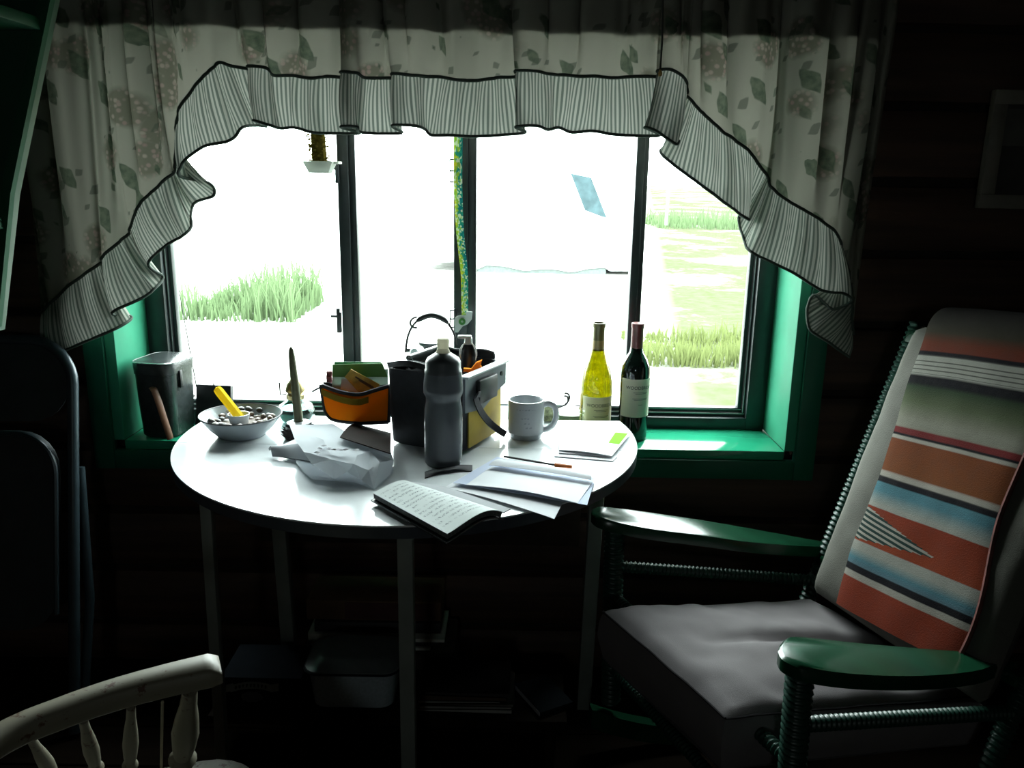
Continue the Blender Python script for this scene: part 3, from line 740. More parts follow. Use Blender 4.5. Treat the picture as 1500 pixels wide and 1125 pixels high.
# pine cone holder and olive taper
hc = Vector((-.466, 1.722, T))
hold = thing('candle_holder', 'dark spiky pine cone candle holder left of the white bag', 'candle holder', hc)
m = MB(); m.lathe([(0, 0), (.030, 0), (.036, .010), (.030, .024), (.016, .032), (0, .032)], 20, hc)
for rr in range(5):
    for j in range(16):
        a = 2*PI*(j+.5*(rr % 2))/16; r = (.036, .037, .033, .027, .019)[rr]; z = .004+rr*.0065
        e = Vector((math.cos(a), math.sin(a), 0)); s = Vector((-math.sin(a), math.cos(a), 0))
        p = hc+e*(r-.008)+Vector((0, 0, z)); m.add([p-s*.006, p+s*.006, p+e*.013+Vector((0, 0, .008)), p+Vector((0, 0, .007))], [(0, 1, 2), (0, 2, 3), (1, 3, 2), (0, 3, 1)])
part('cone', m, mat('dark_pine_scales', (.035, .028, .026), .6, var=.4, vscale=90), hold, smooth=20)
part('socket', MB().lathe([(.0095, .032), (.024, .033), (.026, .036), (.018, .039), (.0105, .039), (.0095, .032)], 24, hc), CERAM, hold, 'pale ring socket')
tb = hc+Vector((0, 0, .033)); tt = ay(426, 508, 1.722)
dq = (tt-tb); Lt = dq.length; qm = dq.normalized().to_track_quat('Z', 'Y').to_matrix()
tap = thing('taper_candle', 'tall olive taper candle standing in the pine cone holder', 'candle', tb)
part('wax', MB().lathe([(0, 0), (.0098, 0), (.0098, .02), (.0085, Lt*.6), (.0068, Lt-.02), (.005, Lt-.006), (.002, Lt-.001), (0, Lt)], 20, tb, qm), mat('olive_wax', (.10, .105, .05), .45, var=.12), tap)
part('wick', MB().tube([tt-Vector((0, 0, .002)), tt+Vector((0, 0, .006))], .001, 6), WIRE, tap)

# wine bottles
def curved(vs, R, c, zc, flip=1):
    """wrap flat x,y lettering round an upright cylinder, facing the viewer"""
    ang0 = math.atan2(CAM.y-c.y, CAM.x-c.x)
    return [Vector((c.x+R*math.cos(ang0+v.x/R), c.y+R*math.sin(ang0+v.x/R), zc+v.y)) for v in vs]
def label_band(R, c, z0, z1, xa, xb, th=.0006):
    ang0 = math.atan2(CAM.y-c.y, CAM.x-c.x)
    return MB().grid(lambda u, v: (c.x+R*math.cos(ang0+(xa+(xb-xa)*u)/R), c.y+R*math.sin(ang0+(xa+(xb-xa)*u)/R), z0+(z1-z0)*v), 24, 2, th)
def wine(c, prof, liq, gmat, lmat, caps, lab, textcol, name, label, turn, capmat, lowband=None):
    b = thing(name, label, 'bottle', c)
    part('glass', MB().lathe(prof, 40, c), gmat, b)
    if lmat: part('wine', MB().lathe(liq, 36, c), lmat, b, 'wine inside')
    z0, z1, R = lab
    lb = part('label', label_band(R+.0009, c, c.z+z0, c.z+z1, turn-.043, turn+.052), lab_mat, b, 'pale paper label')
    vs, fs = text_mesh('WOODBRIDGE', .0118)
    m = MB(); m.add(curved([Vector((v.x+turn+.012, v.y, 0)) for v in vs], R+.0014, c, c.z+z1-.026), fs)
    part('lettering', m, textcol, lb, 'WOODBRIDGE', 180)
    m = MB()
    for yy, hw in ((-.034, .020), (-.037, .015), (-.050, .022), (-.053, .018), (-.066, .006)):
        n = 10; vv = []
        for i in range(n+1): vv += [Vector((turn+.012-hw+2*hw*i/n, yy, 0)), Vector((turn+.012-hw+2*hw*i/n, yy-.0008, 0))]
        m.add(curved(vv, R+.0013, c, c.z+z1), [(2*i, 2*i+1, 2*i+3, 2*i+2) for i in range(n)])
    part('small_print', m, textcol, lb, smooth=180)
    part('capsule', MB().lathe(caps, 32, c), capmat, b)
    return b
lab_mat = thin_mat('cream_label_paper', (.86, .83, .70), .25)
INK = mat('dark_ink', (.012, .010, .009), .9, spec=.1)
wc = Vector((.222, 2.085, S_))
wp = [(0, .004), (.034, 0), (.040, .003), (.041, .012), (.041, .125), (.040, .145), (.034, .175), (.022, .210), (.0155, .235), (.0145, .255), (.0145, .296), (0, .296)]
wbt = wine(wc, wp, None, glass_mat('yellow_wine_glass', (.30, .285, .016), 1.45), None, [(.0150, .230), (.0158, .232), (.0150, .262), (.0150, .288), (.0165, .291), (.0165, .300), (.014, .301), (.012, .296), (0, .296)],
     (.022, .112, .041), INK, 'wine_bottle', 'pale yellow wine bottle with olive capsule left of the red wine', .004, mat('olive_capsule', (.10, .085, .02), .35, var=.2))
part('back_label', MB().grid(lambda u, v: (wc.x+.0417*math.cos(PI*(.98+.12*u)), wc.y-.0417*abs(math.sin(PI*(.98+.12*u)))*1, S_+.028+.085*v), 6, 2, .0005), mat('gold_band', (.20, .14, .03), .6), wbt, 'olive gold side label')
part('capsule_band', MB().lathe([(.0154, .229), (.0162, .229), (.0157, .256), (.0152, .256)], 32, wc), mat('tan_capsule_band', (.24, .17, .06), .4), wbt, 'tan capsule band')
rc = Vector((.318, 2.062, S_))
rpf = [(0, .004), (.032, 0), (.037, .003), (.0378, .010), (.0378, .178), (.036, .196), (.028, .214), (.018, .230), (.0150, .245), (.0142, .260), (.0142, .298), (0, .298)]
RGL = NT('dark_red_wine_glass'); RGL.p.inputs['Base Color'].default_value = (.006, .012, .010, 1); RGL.p.inputs['Roughness'].default_value = .04; RGL.p.inputs['Coat Weight'].default_value = .5
wine(rc, rpf, None, RGL.m, None, [(.0150, .240), (.0156, .241), (.0150, .292), (.0162, .294), (.0162, .305), (.0145, .306), (0, .306)],
     (.066, .166, .0378), INK, 'wine_bottle', 'dark red wine bottle with maroon capsule beside the right mullion', .006, mat('maroon_capsule', (.13, .018, .022), .35, var=.15))
# mug
mc = Vector((.0325, 1.760, T))
mug = thing('mug', 'white ceramic mug with its handle to the right', 'mug', mc)
MR = .0405
part('body', MB().lathe([(0, .004), (.030, .004), (.031, 0), (.034, 0), (.035, .006), (.041, .014), (MR, .022), (MR, .084), (MR-.001, .087), (MR-.003, .087), (MR-.0045, .084), (MR-.005, .020), (.030, .010), (0, .009)], 44, mc), CERAM, mug)
hp = crom([tuple(mc+Vector(p)) for p in ((.039, -.004, .076), (.050, -.006, .079), (.063, -.008, .072), (.067, -.009, .052), (.061, -.008, .033), (.050, -.006, .022), (.038, -.004, .018))], 8)
part('handle', MB().tube(hp, .005, 10, flat=(.0065, .0048)), CERAM, mug)
def band_print():
    m = MB(); rn = random.Random(3); vv = []; ff = []
    for row, (yy, x0, x1) in enumerate(((.071, -.022, .022), (.040, -.004, .010), (.052, -.012, .004), (.030, 0, .014))):
        x = x0
        while x < x1:
            w_ = rn.uniform(.002, .006); h_ = rn.uniform(.001, .004); o = len(vv)
            vv += [Vector((x, yy, 0)), Vector((x+w_, yy+rn.uniform(-.001, .001), 0)), Vector((x+w_, yy+h_, 0)), Vector((x, yy+h_*.6, 0))]; ff.append((o, o+1, o+2, o+3)); x += w_+rn.uniform(.001, .004)
    return m.add(curved(vv, MR+.0004, mc, T), ff)
part('faded_print', band_print(), mat('faded_grey_print', (.26, .28, .30), .5), mug, 'faded grey print', 180, kind='stuff')
# drinking bottle
dc = Vector((-.136, 1.572, T))
dbt = thing('water_bottle', 'translucent grey squeeze bottle with a white nozzle at the table centre', 'bottle', dc)
k = NT('frosted_bottle_plastic')
df = k.n.new('ShaderNodeBsdfDiffuse'); df.inputs[0].default_value = (.20, .225, .25, 1); tl = k.n.new('ShaderNodeBsdfTranslucent'); tl.inputs[0].default_value = (.20, .225, .25, 1)
tp = k.n.new('ShaderNodeBsdfTransparent'); tp.inputs[0].default_value = (.32, .36, .38, 1); gl = k.n.new('ShaderNodeBsdfGlossy'); gl.inputs['Roughness'].default_value = .25
m1, m2, m3 = (k.n.new('ShaderNodeMixShader') for _ in range(3)); m1.inputs[0].default_value = .5; m2.inputs[0].default_value = .22; 
frn = k.n.new('ShaderNodeFresnel'); frn.inputs[0].default_value = 1.4
k.l.new(df.outputs[0], m1.inputs[1]); k.l.new(tl.outputs[0], m1.inputs[2]); k.l.new(m1.outputs[0], m2.inputs[1]); k.l.new(tp.outputs[0], m2.inputs[2])
k.l.new(frn.outputs[0], m3.inputs[0]); k.l.new(m2.outputs[0], m3.inputs[1]); k.l.new(gl.outputs[0], m3.inputs[2]); k.l.new(m3.outputs[0], k.out.inputs['Surface'])
part('body', MB().lathe([(0, .004), (.034, 0), (.0375, .006), (.0380, .02), (.0385, .10), (.0375, .125), (.0345, .142), (.0350, .150), (.0395, .160), (.0395, .168), (.0385, .185), (.0365, .204), (.0345, .204), (.0365, .185), (.0375, .165), (.033, .147), (.0355, .125), (.0365, .02), (.033, .008), (0, .007)], 40, dc, sz=.935), k.m, dbt)
part('drink', MB().lathe([(0, .008), (.033, .009), (.036, .02), (.0363, .10), (.0355, .122), (.0325, .143), (0, .143)], 36, dc, sz=.935), mat('dark_drink', (.035, .04, .048), .3), dbt, 'dark drink inside')
part('lid', MB().lathe([(.0345, .203), (.0372, .203), (.0372, .208), (.0352, .211), (.035, .226), (.031, .234), (.019, .242), (.0135, .246), (0, .246)], 36, dc, sz=.935), mat('smoke_grey_lid', (.07, .08, .085), .3, var=.1), dbt, 'smoke grey screw lid')
part('nozzle', MB().lathe([(0, .244), (.0145, .245), (.0125, .250), (.0105, .255), (.0118, .257), (.0122, .272), (.0105, .275), (0, .275)], 24, dc, sz=.935), thin_mat('cream_nozzle', (.70, .68, .58), .4), dbt, 'cream drinking nozzle')

# ---- handlebar bag
Q = Vector((-.105, 1.613, T)); UU = Vector((.42, .9075, 0)); VV = Vector((-.9075, .42, 0)); ZZ = Vector((0, 0, 1))
LU, LV, BH = .186, .178, .170
bagc = Q+UU*LU/2+VV*LV/2
bag = thing('handlebar_bag', 'open yellow and black bicycle handlebar bag on the table', 'bag', bagc)
def B(u, v, z): return Q+UU*u+VV*v+ZZ*z
def lofted(uvz):   # ring of rounded footprint at height z
    return lambda hx, hy, z, r=.02: [bagc+UU*p.x+VV*p.y+ZZ*z for p in rrect(0, 0, hx, hy, r, 0)]
ring = lofted(None)
rings = [ring(LU/2-.012, LV/2-.010, .002), ring(LU/2-.003, LV/2-.003, .008), ring(LU/2+.002, LV/2, .09), ring(LU/2+.003, LV/2+.001, BH)]
inner = [ring(LU/2-.002, LV/2-.004, BH), ring(LU/2-.004, LV/2-.006, .03)]
part('body', stack(MB(), rings+inner), BLACKF, bag, 'black fabric shell', 60)
YEL = mat('mustard_fabric', (.42, .30, .035), .6, var=.12, vscale=25, bump=.15, bscale=120)
def side_panel(u, v):
    uu = .030+(LU-.034)*u; z = .010+(BH-.045)*v; 
    return B(uu, -.0045-.006*math.sin(PI*u)*math.sin(PI*v), z)
part('side_panel', MB().grid(side_panel, 12, 10, .003), YEL, bag, 'mustard yellow side panel')
part('rim_bar', MB().prism([B(.0, -.0055, BH-.002), B(LU+.006, -.0055, BH-.004), B(LU+.006, -.0055, BH-.052), B(LU*.82, -.0055, BH-.060), B(LU*.45, -.0055, BH-.085), B(.0, -.0055, BH-.075)], VV*-.006), GREYP, bag, 'grey stiff rim')
part('rim_edge', MB().beam(B(-.004, -.010, BH), B(LU+.006, -.010, BH), .022, .006), mat('pale_grey_edge', (.42, .45, .47), .3), bag, 'pale grey top edge')
part('buckle', MB().box(B(.085, -.018, BH-.040), (.085, .012, .052), Matrix((UU, VV, ZZ)).transposed(), .004), BLACKP, bag)
part('rivet', MB().lathe([(0, 0), (.005, .0005), (.005, .004), (0, .005)], 14, B(LU-.03, -.0155, BH-.022), Matrix((UU, ZZ, -VV)).transposed()), BLACKP, bag)
fl_ = MB(); fl_.grid(lambda u, v: B(LU+.006-.055*u*0+.010*math.sin(v*3), .02+(LV-.05)*u, BH-.01+.026*v+.004*math.sin(u*7)), 10, 6, .004)
part('rear_flap', fl_, BLACKF, bag, 'black rear flap')
lidm = MB()
lidm.grid(lambda u, v: B(-.004+.10*v, LV-.004-(LV-.03)*u, BH+.012+.010*math.sin(u*4+v*2)-.02*v*v), 12, 8, .012)
part('front_flap', lidm, BLACKL, bag, 'black curled front flap')
cyl = MB(); cyl.tube([B(.015, LV*.72, BH+.014), B(.10, LV*.50, BH+.030)], .016, 16)
part('grip_roll', cyl, BLACKL, bag)
strp = crom([tuple(p) for p in (B(.052, -.020, BH-.045), ay(697, 580, 1.625), ay(704, 600, 1.64), ay(716, 617, 1.675), ay(730, 629, 1.71), ay(741, 636, 1.735))], 8)
part('strap', MB().grid(lambda u, v: Vector(strp[int(round(u*(len(strp)-1)))])+(UU*.55+ZZ*.35)*(.026*(v-.5)), len(strp)-1, 2, .003), BLACKF, bag, 'black webbing strap')
# orange outer pocket to the left
ORG = thin_mat('orange_mesh_fabric', (.90, .30, .012), .5)
pq = [(470, 563), (500, 573), (528, 577), (550, 571), (570, 565), (569, 590), (569, 612), (560, 618), (525, 619), (490, 616), (479, 603), (473, 582)]
def pk(px, py): 
    t = (px-470)/100; return ay(px, py, 1.715-.03*math.sin(PI*t)+.0*t)
tops = crom([pk(*p).to_tuple() for p in ((470, 564), (498, 574), (526, 578), (548, 572), (571, 565))], 6)
bots = crom([pk(*p).to_tuple() for p in ((476, 600), (487, 614), (520, 619), (545, 619), (569, 618))], 6)
pp = part('pocket', MB().grid(lambda u, v: Vector(tops[int(round(u*24))]).lerp(Vector(bots[int(round(u*24))]), v)+Vector((0, -.010*math.sin(PI*v)*math.sin(PI*u), 0)), 24, 10, .0015), ORG, bag, 'orange translucent pocket')
bnd = [Vector(p) for p in tops]+[Vector(p) for p in reversed(bots)]
part('binding', MB().tube(bnd, .0048, 8, closed=True), BLACKF, pp, 'black binding')
part('strip', MB().grid(lambda u, v: Vector(tops[int(round(u*16))])+Vector((0, -.0035-.009*math.sin(PI*u*.66), -.006-.014*v)), 16, 2, .001), thin_mat('olive_tape', (.22, .15, .02), .3), pp, 'olive tape')
gus = MB(); gus.grid(lambda u, v: Vector(bots[int(round(u*24))]).lerp(Vector(tops[int(round(u*24))]), v)+Vector((0, .012+.045*math.sin(PI*min(1, u*.9+.1)), .0)), 24, 6, .003)
part('pocket_back', gus, BLACKF, bag)
part('pocket_base', MB().grid(lambda u, v: Vector(bots[int(round(u*24))])+Vector((0, (.012+.045*math.sin(PI*min(1, u*.9+.1)))*v, -.002)), 24, 4, .003), BLACKF, bag)
part('pull_tab', MB().tube([pk(472, 566), pk(462, 571), pk(459, 573)], .004, 6, flat=(.002, .006)), BLACKF, bag)
def slv(u, v):
    a = az(498, 640, T+.066).lerp(az(572, 664, T+.050), u); b = ay(520, 620, 1.70).lerp(ay(573, 634, 1.70), u)
    return a.lerp(b, v)+Vector((0, 0, .006*math.sin(PI*v)))
part('map_sleeve', MB().grid(slv, 10, 8, .002), mat('brown_clear_sleeve', (.016, .011, .009), .8, spec=.05, var=.3, vscale=12), bag, 'brownish glossy sleeve under the pocket')
# things in the pocket and the bag
gp = thing('leaflet_pack', 'green and white leaflet packet standing in the orange pocket', 'packet', ay(530, 590, 1.735))
m = MB(); m.prism([ay(485, 600, 1.742), ay(487, 541, 1.742), ay(568, 541, 1.742), ay(568, 600, 1.742)], (0, .005, 0)); part('sheet', m, thin_mat('pale_green_card', (.42, .50, .45), .3), gp)
m = MB(); m.prism([ay(486.6, 552, 1.7405), ay(487, 534, 1.7405), ay(560, 532, 1.7405), ay(568, 552, 1.7405)], (0, .0012, 0)); part('green_band', m, mat('green_print', (.12, .33, .07), .5), gp, 'green printed band')
m = MB(); m.prism([ay(488, 552, 1.7495), ay(490, 530, 1.7495), ay(558, 530, 1.7495), ay(566, 552, 1.7495)], (0, .0012, 0)); part('back_sheet', m, mat('dark_green_print', (.05, .24, .12), .5), gp, 'darker green sheet')
ws_ = MB(); ws_.prism([ay(498, 588, 1.727), ay(500, 556, 1.727), ay(512, 552, 1.727), ay(530, 575, 1.727), ay(528, 592, 1.727)], (0, .002, 0))
solo('paper_slip', ws_, PAPER, 'white paper slip sticking out of the orange pocket', 'paper')
br = thing('brochure', 'yellow folded brochure leaning in the orange pocket', 'brochure', ay(525, 575, 1.722))
m = MB(); m.prism([ay(505, 552, 1.722), ay(514, 541, 1.722), ay(556, 563, 1.722), ay(552, 580, 1.722), ay(530, 580, 1.722)], (0, .003, 0)); part('cover', m, mat('yellow_print', (.62, .40, .05), .5, var=.3, vscale=60), br)
for o_ in (0, 5):
    part('stripe', MB().prism([ay(520+o_, 553+o_*.9, 1.7212), ay(521+o_, 551+o_*.9, 1.7212), ay(548+o_*.5, 567+o_*.8, 1.7212), ay(547+o_*.5, 569+o_*.8, 1.7212)], (0, .0006, 0)), mat('brown_print', (.12, .07, .02), .6), br, 'dark printed stripe')
zp = MB(); zp.grid(lambda u, v: ay(478+8*v, 545+64*u, 1.752)+Vector((0, .002*math.sin(u*40), 0)), 20, 2, .004)
solo('patterned_pouch', zp, mat('maroon_dotted_cloth', (.22, .06, .07), .7, var=.6, vscale=260), 'maroon dotted pouch edge behind the orange pocket', 'pouch')
ob = MB(); rnd = random.Random(5)
og = [ay(px, py, 1.70) for px, py in ((678, 556), (679, 540), (690, 541), (697, 532), (706, 528), (704, 536), (706, 540), (700, 548))]
ob.prism(og, (0, .012, 0)); solo('cloth_scrap', ob, thin_mat('orange_cloth', (.85, .35, .06), .3), 'crumpled orange cloth poking out of the bag', 'cloth')
# small black spray bottle standing in the bag
sbp = ay(686, 520, 1.765); sz0 = T+.032
sb = thing('small_bottle', 'small black bottle with a white cap standing in the bag', 'bottle', (sbp.x, sbp.y, sz0))
zt = ay(686, 492, 1.765).z; H_ = zt-sz0; s0 = Vector((sbp.x, sbp.y, sz0))
part('body', MB().lathe([(0, 0), (.017, 0), (.0175, .004), (.0175, H_-.050), (.0165, H_-.030), (.011, H_-.018), (0, H_-.018)], 24, s0), BLACKP, sb)
part('cap', MB().lathe([(0, H_-.019), (.0095, H_-.019), (.0085, H_-.004), (0, H_)], 20, s0), WHITEP, sb, 'white cap')
part('spout', MB().box(s0+Vector((-.008, -.002, H_-.002)), (.030, .012, .007), None, .002), WHITEP, sb, 'white spout')
part('wire_loop', MB().tube([s0+Vector((.0185*math.cos(a), -.006, H_-.038+.024*math.sin(a))) for a in [-.9+4.9*i/20 for i in range(21)]], .0016, 6), WHITEP, sb, 'white loop')
# camping lantern behind the bag
kc = Vector((ay(632, 520, 2.06).x, 2.06, S_))
lan2 = thing('camping_lantern', 'grey metal camping lantern with a wire bail handle and hook behind the bag', 'lantern', kc)
ztop = ay(632, 500, 2.06).z-S_
LM = mat('grey_lantern_metal', (.06, .068, .072), .4, metal=.0, var=.2, vscale=50)
part('base', MB().lathe([(0, 0), (.050, 0), (.054, .006), (.054, .05), (.048, .060), (.044, .062), (0, .062)], 32, kc), LM, lan2)
part('globe', MB().lathe([(.043, .062), (.050, .08), (.050, ztop-.075), (.045, ztop-.062), (.043, ztop-.062), (.048, ztop-.076), (.048, .08), (.041, .062), (.043, .062)], 32, kc), glass_mat('lantern_glass', (.45, .47, .45), 1.45), lan2)
part('shoulder', MB().lathe([(0, ztop-.062), (.050, ztop-.062), (.053, ztop-.056), (.053, ztop-.046), (.049, ztop-.036), (.030, ztop-.026), (.020, ztop-.020), (0, ztop-.020)], 32, kc), LM, lan2)
part('top_cap', MB().lathe([(0, ztop-.021), (.018, ztop-.021), (.024, ztop-.012), (.032, ztop-.008), (.034, ztop), (0, ztop)], 32, kc), LM, lan2)
bl = crom([ay(px, py, 2.055).to_tuple() for px, py in ((594, 516), (597, 495), (603, 480), (614, 468), (632, 462), (650, 468), (660, 479), (666, 492), (668, 505))], 8)
bail = part('bail', MB().tube(bl, .0030, 6), WIRE, lan2, 'thin wire bail handle')
part('grip', MB().tube([Vector(p) for p in bl[22:45]], [.0040, .0055, .006]+[.0070]*17+[.006, .0055, .004], 10), BLACKP, bail, 'dark moulded grip')
part('hook', MB().tube(crom([ay(px, py, 2.052).to_tuple() for px, py in ((611, 464), (604, 467), (601, 473), (604, 479), (611, 480))], 5), .0026, 6), WIRE, bail)
for px in (599, 668): part('ear', MB().box(ay(px, 513, 2.055), (.018, .008, .010), None, .002), WIRE, lan2)
part('valve_knob', MB().lathe([(0, 0), (.011, 0), (.012, .004), (.012, .014), (.009, .018), (0, .018)], 14, ay(608, 514, 2.0), Matrix.Rotation(PI/2, 3, 'X')), STEEL, lan2)
# clip-top jar and its wire, book pile, patterned box on the sill
jc = ay(834, 622, 2.03); jc.z = S_
jar = thing('glass_jar', 'low clear glass clip-top jar with yellowish contents beside the wine', 'jar', jc)
JG = glass_mat('jar_glass', (.88, .92, .88), 1.45)
zj = ay(838, 600, 2.03).z-S_
part('body', MB().lathe([(0, 0), (.036, 0), (.040, .004), (.041, .012), (.041, zj-.030), (.037, zj-.020), (.034, zj-.016), (.037, zj-.012), (.037, zj-.008), (.032, zj-.008), (.034, zj-.022), (.038, zj-.032), (.038, .012), (.034, .005), (0, .005)], 36, jc), JG, jar)
part('lid', MB().lathe([(0, zj-.007), (.038, zj-.007), (.040, zj-.003), (.036, zj+.001), (.020, zj+.003), (0, zj+.003)], 36, jc), JG, jar, 'clear glass lid')
part('contents', MB().lathe([(0, .006), (.035, .007), (.037, .012), (.037, zj-.040), (0, zj-.037)], 30, jc), mat('yellow_contents', (.50, .50, .22), .7, var=.3, vscale=90), jar, 'pale yellow contents')
wl = crom([ay(px, py, 2.0).to_tuple() for px, py in ((776, 601), (800, 600), (818, 597), (829, 592), (834, 583), (832, 577), (827, 576))], 6)
part('clip_wire', MB().tube(wl, .0024, 6), WIRE, jar)
part('clip_wire', MB().tube(crom([ay(px, py, 1.99).to_tuple() for px, py in ((826, 580), (831, 581), (832, 588), (828, 592))], 5), .0024, 6), WIRE, jar)
bx = ay(803, 612, 1.885); bx.z = T
sbx = solo('seed_packet', MB().box(bx+Vector((-.002, .0, .021)), (.040, .010, .042), rotz(.1), .001), mat('green_brown_photo_print', (.16, .18, .09), .6, var=.8, vscale=110), 'small green and brown printed packet behind the mug handle', 'packet')
bk = Vector((ay(752, 600, 2.06).x, 2.06, S_)); z = S_
for i, (nm, c_, h_, dx, lab_) in enumerate((('navy', (.02, .05, .10), .018, 0, 'navy blue magazine at the bottom of the sill pile'), ('red', (.40, .06, .05), .008, .004, 'red magazine on the sill pile'),
        ('white', (.62, .66, .68), .007, -.004, 'white magazine on the sill pile under the blue one'), ('blue', (.06, .22, .34), .009, .003, 'mid blue magazine on the sill pile'), ('grey', (.40, .44, .45), .009, 0, 'pale grey magazine on the sill pile under the teal one'), ('teal', (.02, .36, .36), .013, .004, 'teal magazine on top of the sill pile'))):
    b = thing('magazine', lab_, 'magazine', (bk.x+dx, bk.y, z), 'magazines piled on the sill behind the mug')
    part('cover', MB().box((bk.x+dx, bk.y, z+h_-.0012), (.10, .13, .0022), rotz(.1), .0005), mat('cover_'+nm, c_, .35, var=.2, vscale=50), b)
    part('pages', MB().box((bk.x+dx, bk.y+.001, z+(h_-.0024)/2), (.096, .126, h_-.0026), rotz(.1)), mat('page_edges_'+nm, tuple(.5*a+.3 for a in c_), .8, var=.1), b)
    z += h_

# ---- papers on the table
def sheet_fn(c, z, lift=None):
    P = [az(px, py, z) for px, py in c]     # corners: order around the sheet
    def f(u, v):
        p = (P[0]*(1-u)+P[1]*u)*(1-v)+(P[3]*(1-u)+P[2]*u)*v
        return p+Vector((0, 0, lift(u, v) if lift else 0))
    return f
def sheet(name, c, z, m_, label, cat='paper', group=None, lift=None, th=.0008, n=10):
    return solo(name, MB().grid(sheet_fn(c, z, lift), n, n, th), m_, label, cat, group, 60)
# right-hand stack of cards
sheet('card', [(812, 668), (898, 675), (905, 668), (826, 661)], T+.0022, PAPER, 'lowest white card of the stack at the right table edge', th=.0015)
sheet('card', [(818, 663), (893, 668), (910, 645), (830, 640)], T+.0048, PAPER, 'middle white card of the stack at the right table edge', th=.0018)
br2 = thing('leaflet', 'white leaflet with green printed corner on top of the right stack', 'leaflet', az(870, 645, T))
lf = sheet_fn([(819, 659), (896, 668), (925, 633), (816, 624)], T+.0075, lambda u, v: .003*math.sin(PI*u)*(1-v))
part('sheet', MB().grid(lf, 10, 10, .0012), PAPER, br2)
def sub(f, u0, u1, v0, v1, dz=.0004, cut=0): 
    return lambda u, v: f(u0+(u1-u0)*u*(1-cut*v*.0), v0+(v1-v0)*v)+Vector((0, 0, dz))
part('green_print', MB().grid(sub(lf, .80, .97, .45, .93), 4, 4, 0), thin_mat('light_green_ink', (.20, .42, .06), .1), br2, 'green printed corner', 180)
part('yellow_print', MB().grid(sub(lf, .42, .56, .38, .90), 4, 4, 0), thin_mat('light_yellow_ink', (.70, .76, .45), .1), br2, 'pale yellow print', 180)
# centre letters
sheet('letter', [(651, 714), (812, 760), (826, 733), (700, 685)], T+.0015, PAPER, 'white letter sheet beside the notebook, lowest of the centre papers', lift=lambda u, v: .010*(1-u)*0+.004*math.sin(PI*u))
sheet('envelope', [(664, 709), (860, 742), (872, 700), (728, 669)], T+.0060, PAPERB, 'bluish envelope under the white letter at the table front', lift=lambda u, v: .003*(1-v))
sheet('letter', [(683, 710), (846, 737), (868, 706), (720, 683)], T+.0095, PAPER, 'white folded letter on top of the bluish envelope', lift=lambda u, v: .006*math.sin(PI*u)*(1-v))
fold_ = solo('folded_slip', MB().grid(sheet_fn([(716, 681), (866, 703), (868, 696), (735, 672)], T+.017, lambda u, v: .004*math.sin(PI*v)+.003*math.sin(3*u)), 12, 6, .0008), PAPER, 'narrow folded white slip along the top of the letters', 'paper', None, 60)
pen = thing('pencil', 'slim dark pencil with an orange end beside the mug', 'pencil', az(800, 677, T+.024))
pa, pb, pcx = az(738, 668.5, T+.0235), az(813, 681, T+.0235), az(838, 684, T+.0235)
part('shaft', MB().tube([pa, pb], .0022, 8), BLACKP, pen)
part('end', MB().tube([pb, pcx], .0042, 8), mat('orange_pencil_end', (.62, .16, .03), .4), pen, 'orange end')
# notebook
nb = thing('notebook', 'open notebook with handwritten page overhanging the front table edge', 'notebook', az(640, 740, T))
NZ = T+.022
def page(u, v):
    # u along the long outer edge, v across to the spine
    a = az(546, 722, NZ).lerp(az(655, 782, NZ), u); b = az(598, 699, NZ).lerp(az(738, 744, NZ), u)
    vv = min(1, max(0, v)); p = a.lerp(b, v); return p+Vector((0, 0, .010*math.sin(PI*vv**1.3)*(.3+.7*u)-.008*(vv**6)))
def hand_col(k):
    u, v = k.uv()
    lines = k.step(k.math('SINE', k.math('MULTIPLY', u, 2*PI*17)), .0, .5)
    cmb = k.n.new('ShaderNodeCombineXYZ'); k.put(cmb.inputs[0], k.math('MULTIPLY', u, 60)); k.put(cmb.inputs[1], k.math('MULTIPLY', v, 40))
    sc = k.step(k.noise(1.0, 4, cmb.outputs[0], rough=.7), .48, .56)
    cm2 = k.n.new('ShaderNodeCombineXYZ'); k.put(cm2.inputs[0], k.math('MULTIPLY', k.math('FLOOR', k.math('MULTIPLY', u, 17)), 3.7)); k.put(cm2.inputs[1], k.math('MULTIPLY', v, 7))
    word = k.step(k.noise(1.0, 1, cm2.outputs[0]), .40, .46)
    area = k.math('MULTIPLY', k.math('MULTIPLY', k.step(v, .06, .09), k.math('SUBTRACT', 1.0, k.step(v, .78, .82))), k.math('MULTIPLY', k.step(u, .06, .08), k.math('SUBTRACT', 1.0, k.step(u, .9, .92))))
    ink = k.math('MULTIPLY', k.math('MULTIPLY', lines, sc), k.math('MULTIPLY', word, area))
    return k.mix(k.math('MULTIPLY', ink, .8), (.60, .65, .64), (.13, .15, .17))
def rounded_page(u, v):
    r = .10
    return page(u, v)
pg = part('page', MB().grid(page, 24, 16, .001), thin_mat('handwritten_page', None, .08, uvcol=hand_col), nb, 'page of handwriting')
part('page_block', MB().grid(lambda u, v: page(u*.985+.005, v*.98+.012)-Vector((0, 0, .0016)), 12, 12, .009), mat('page_edges', (.10, .11, .11), .8, var=.5, vscale=300), nb, 'dark page edges')
part('cover', MB().grid(lambda u, v: page(-.012+1.02*u, -.035+1.03*v)*1+Vector((0, 0, -.0125 if v < .9 else -.012)), 12, 12, .0025), BLACKL, nb, 'dark cover')
part('facing_page', MB().grid(lambda u, v: page(u, 1.0).lerp(az(650+98*u, 712+33*u, NZ-.004), v), 10, 4, .002), PAPER, nb, 'sliver of the facing page')
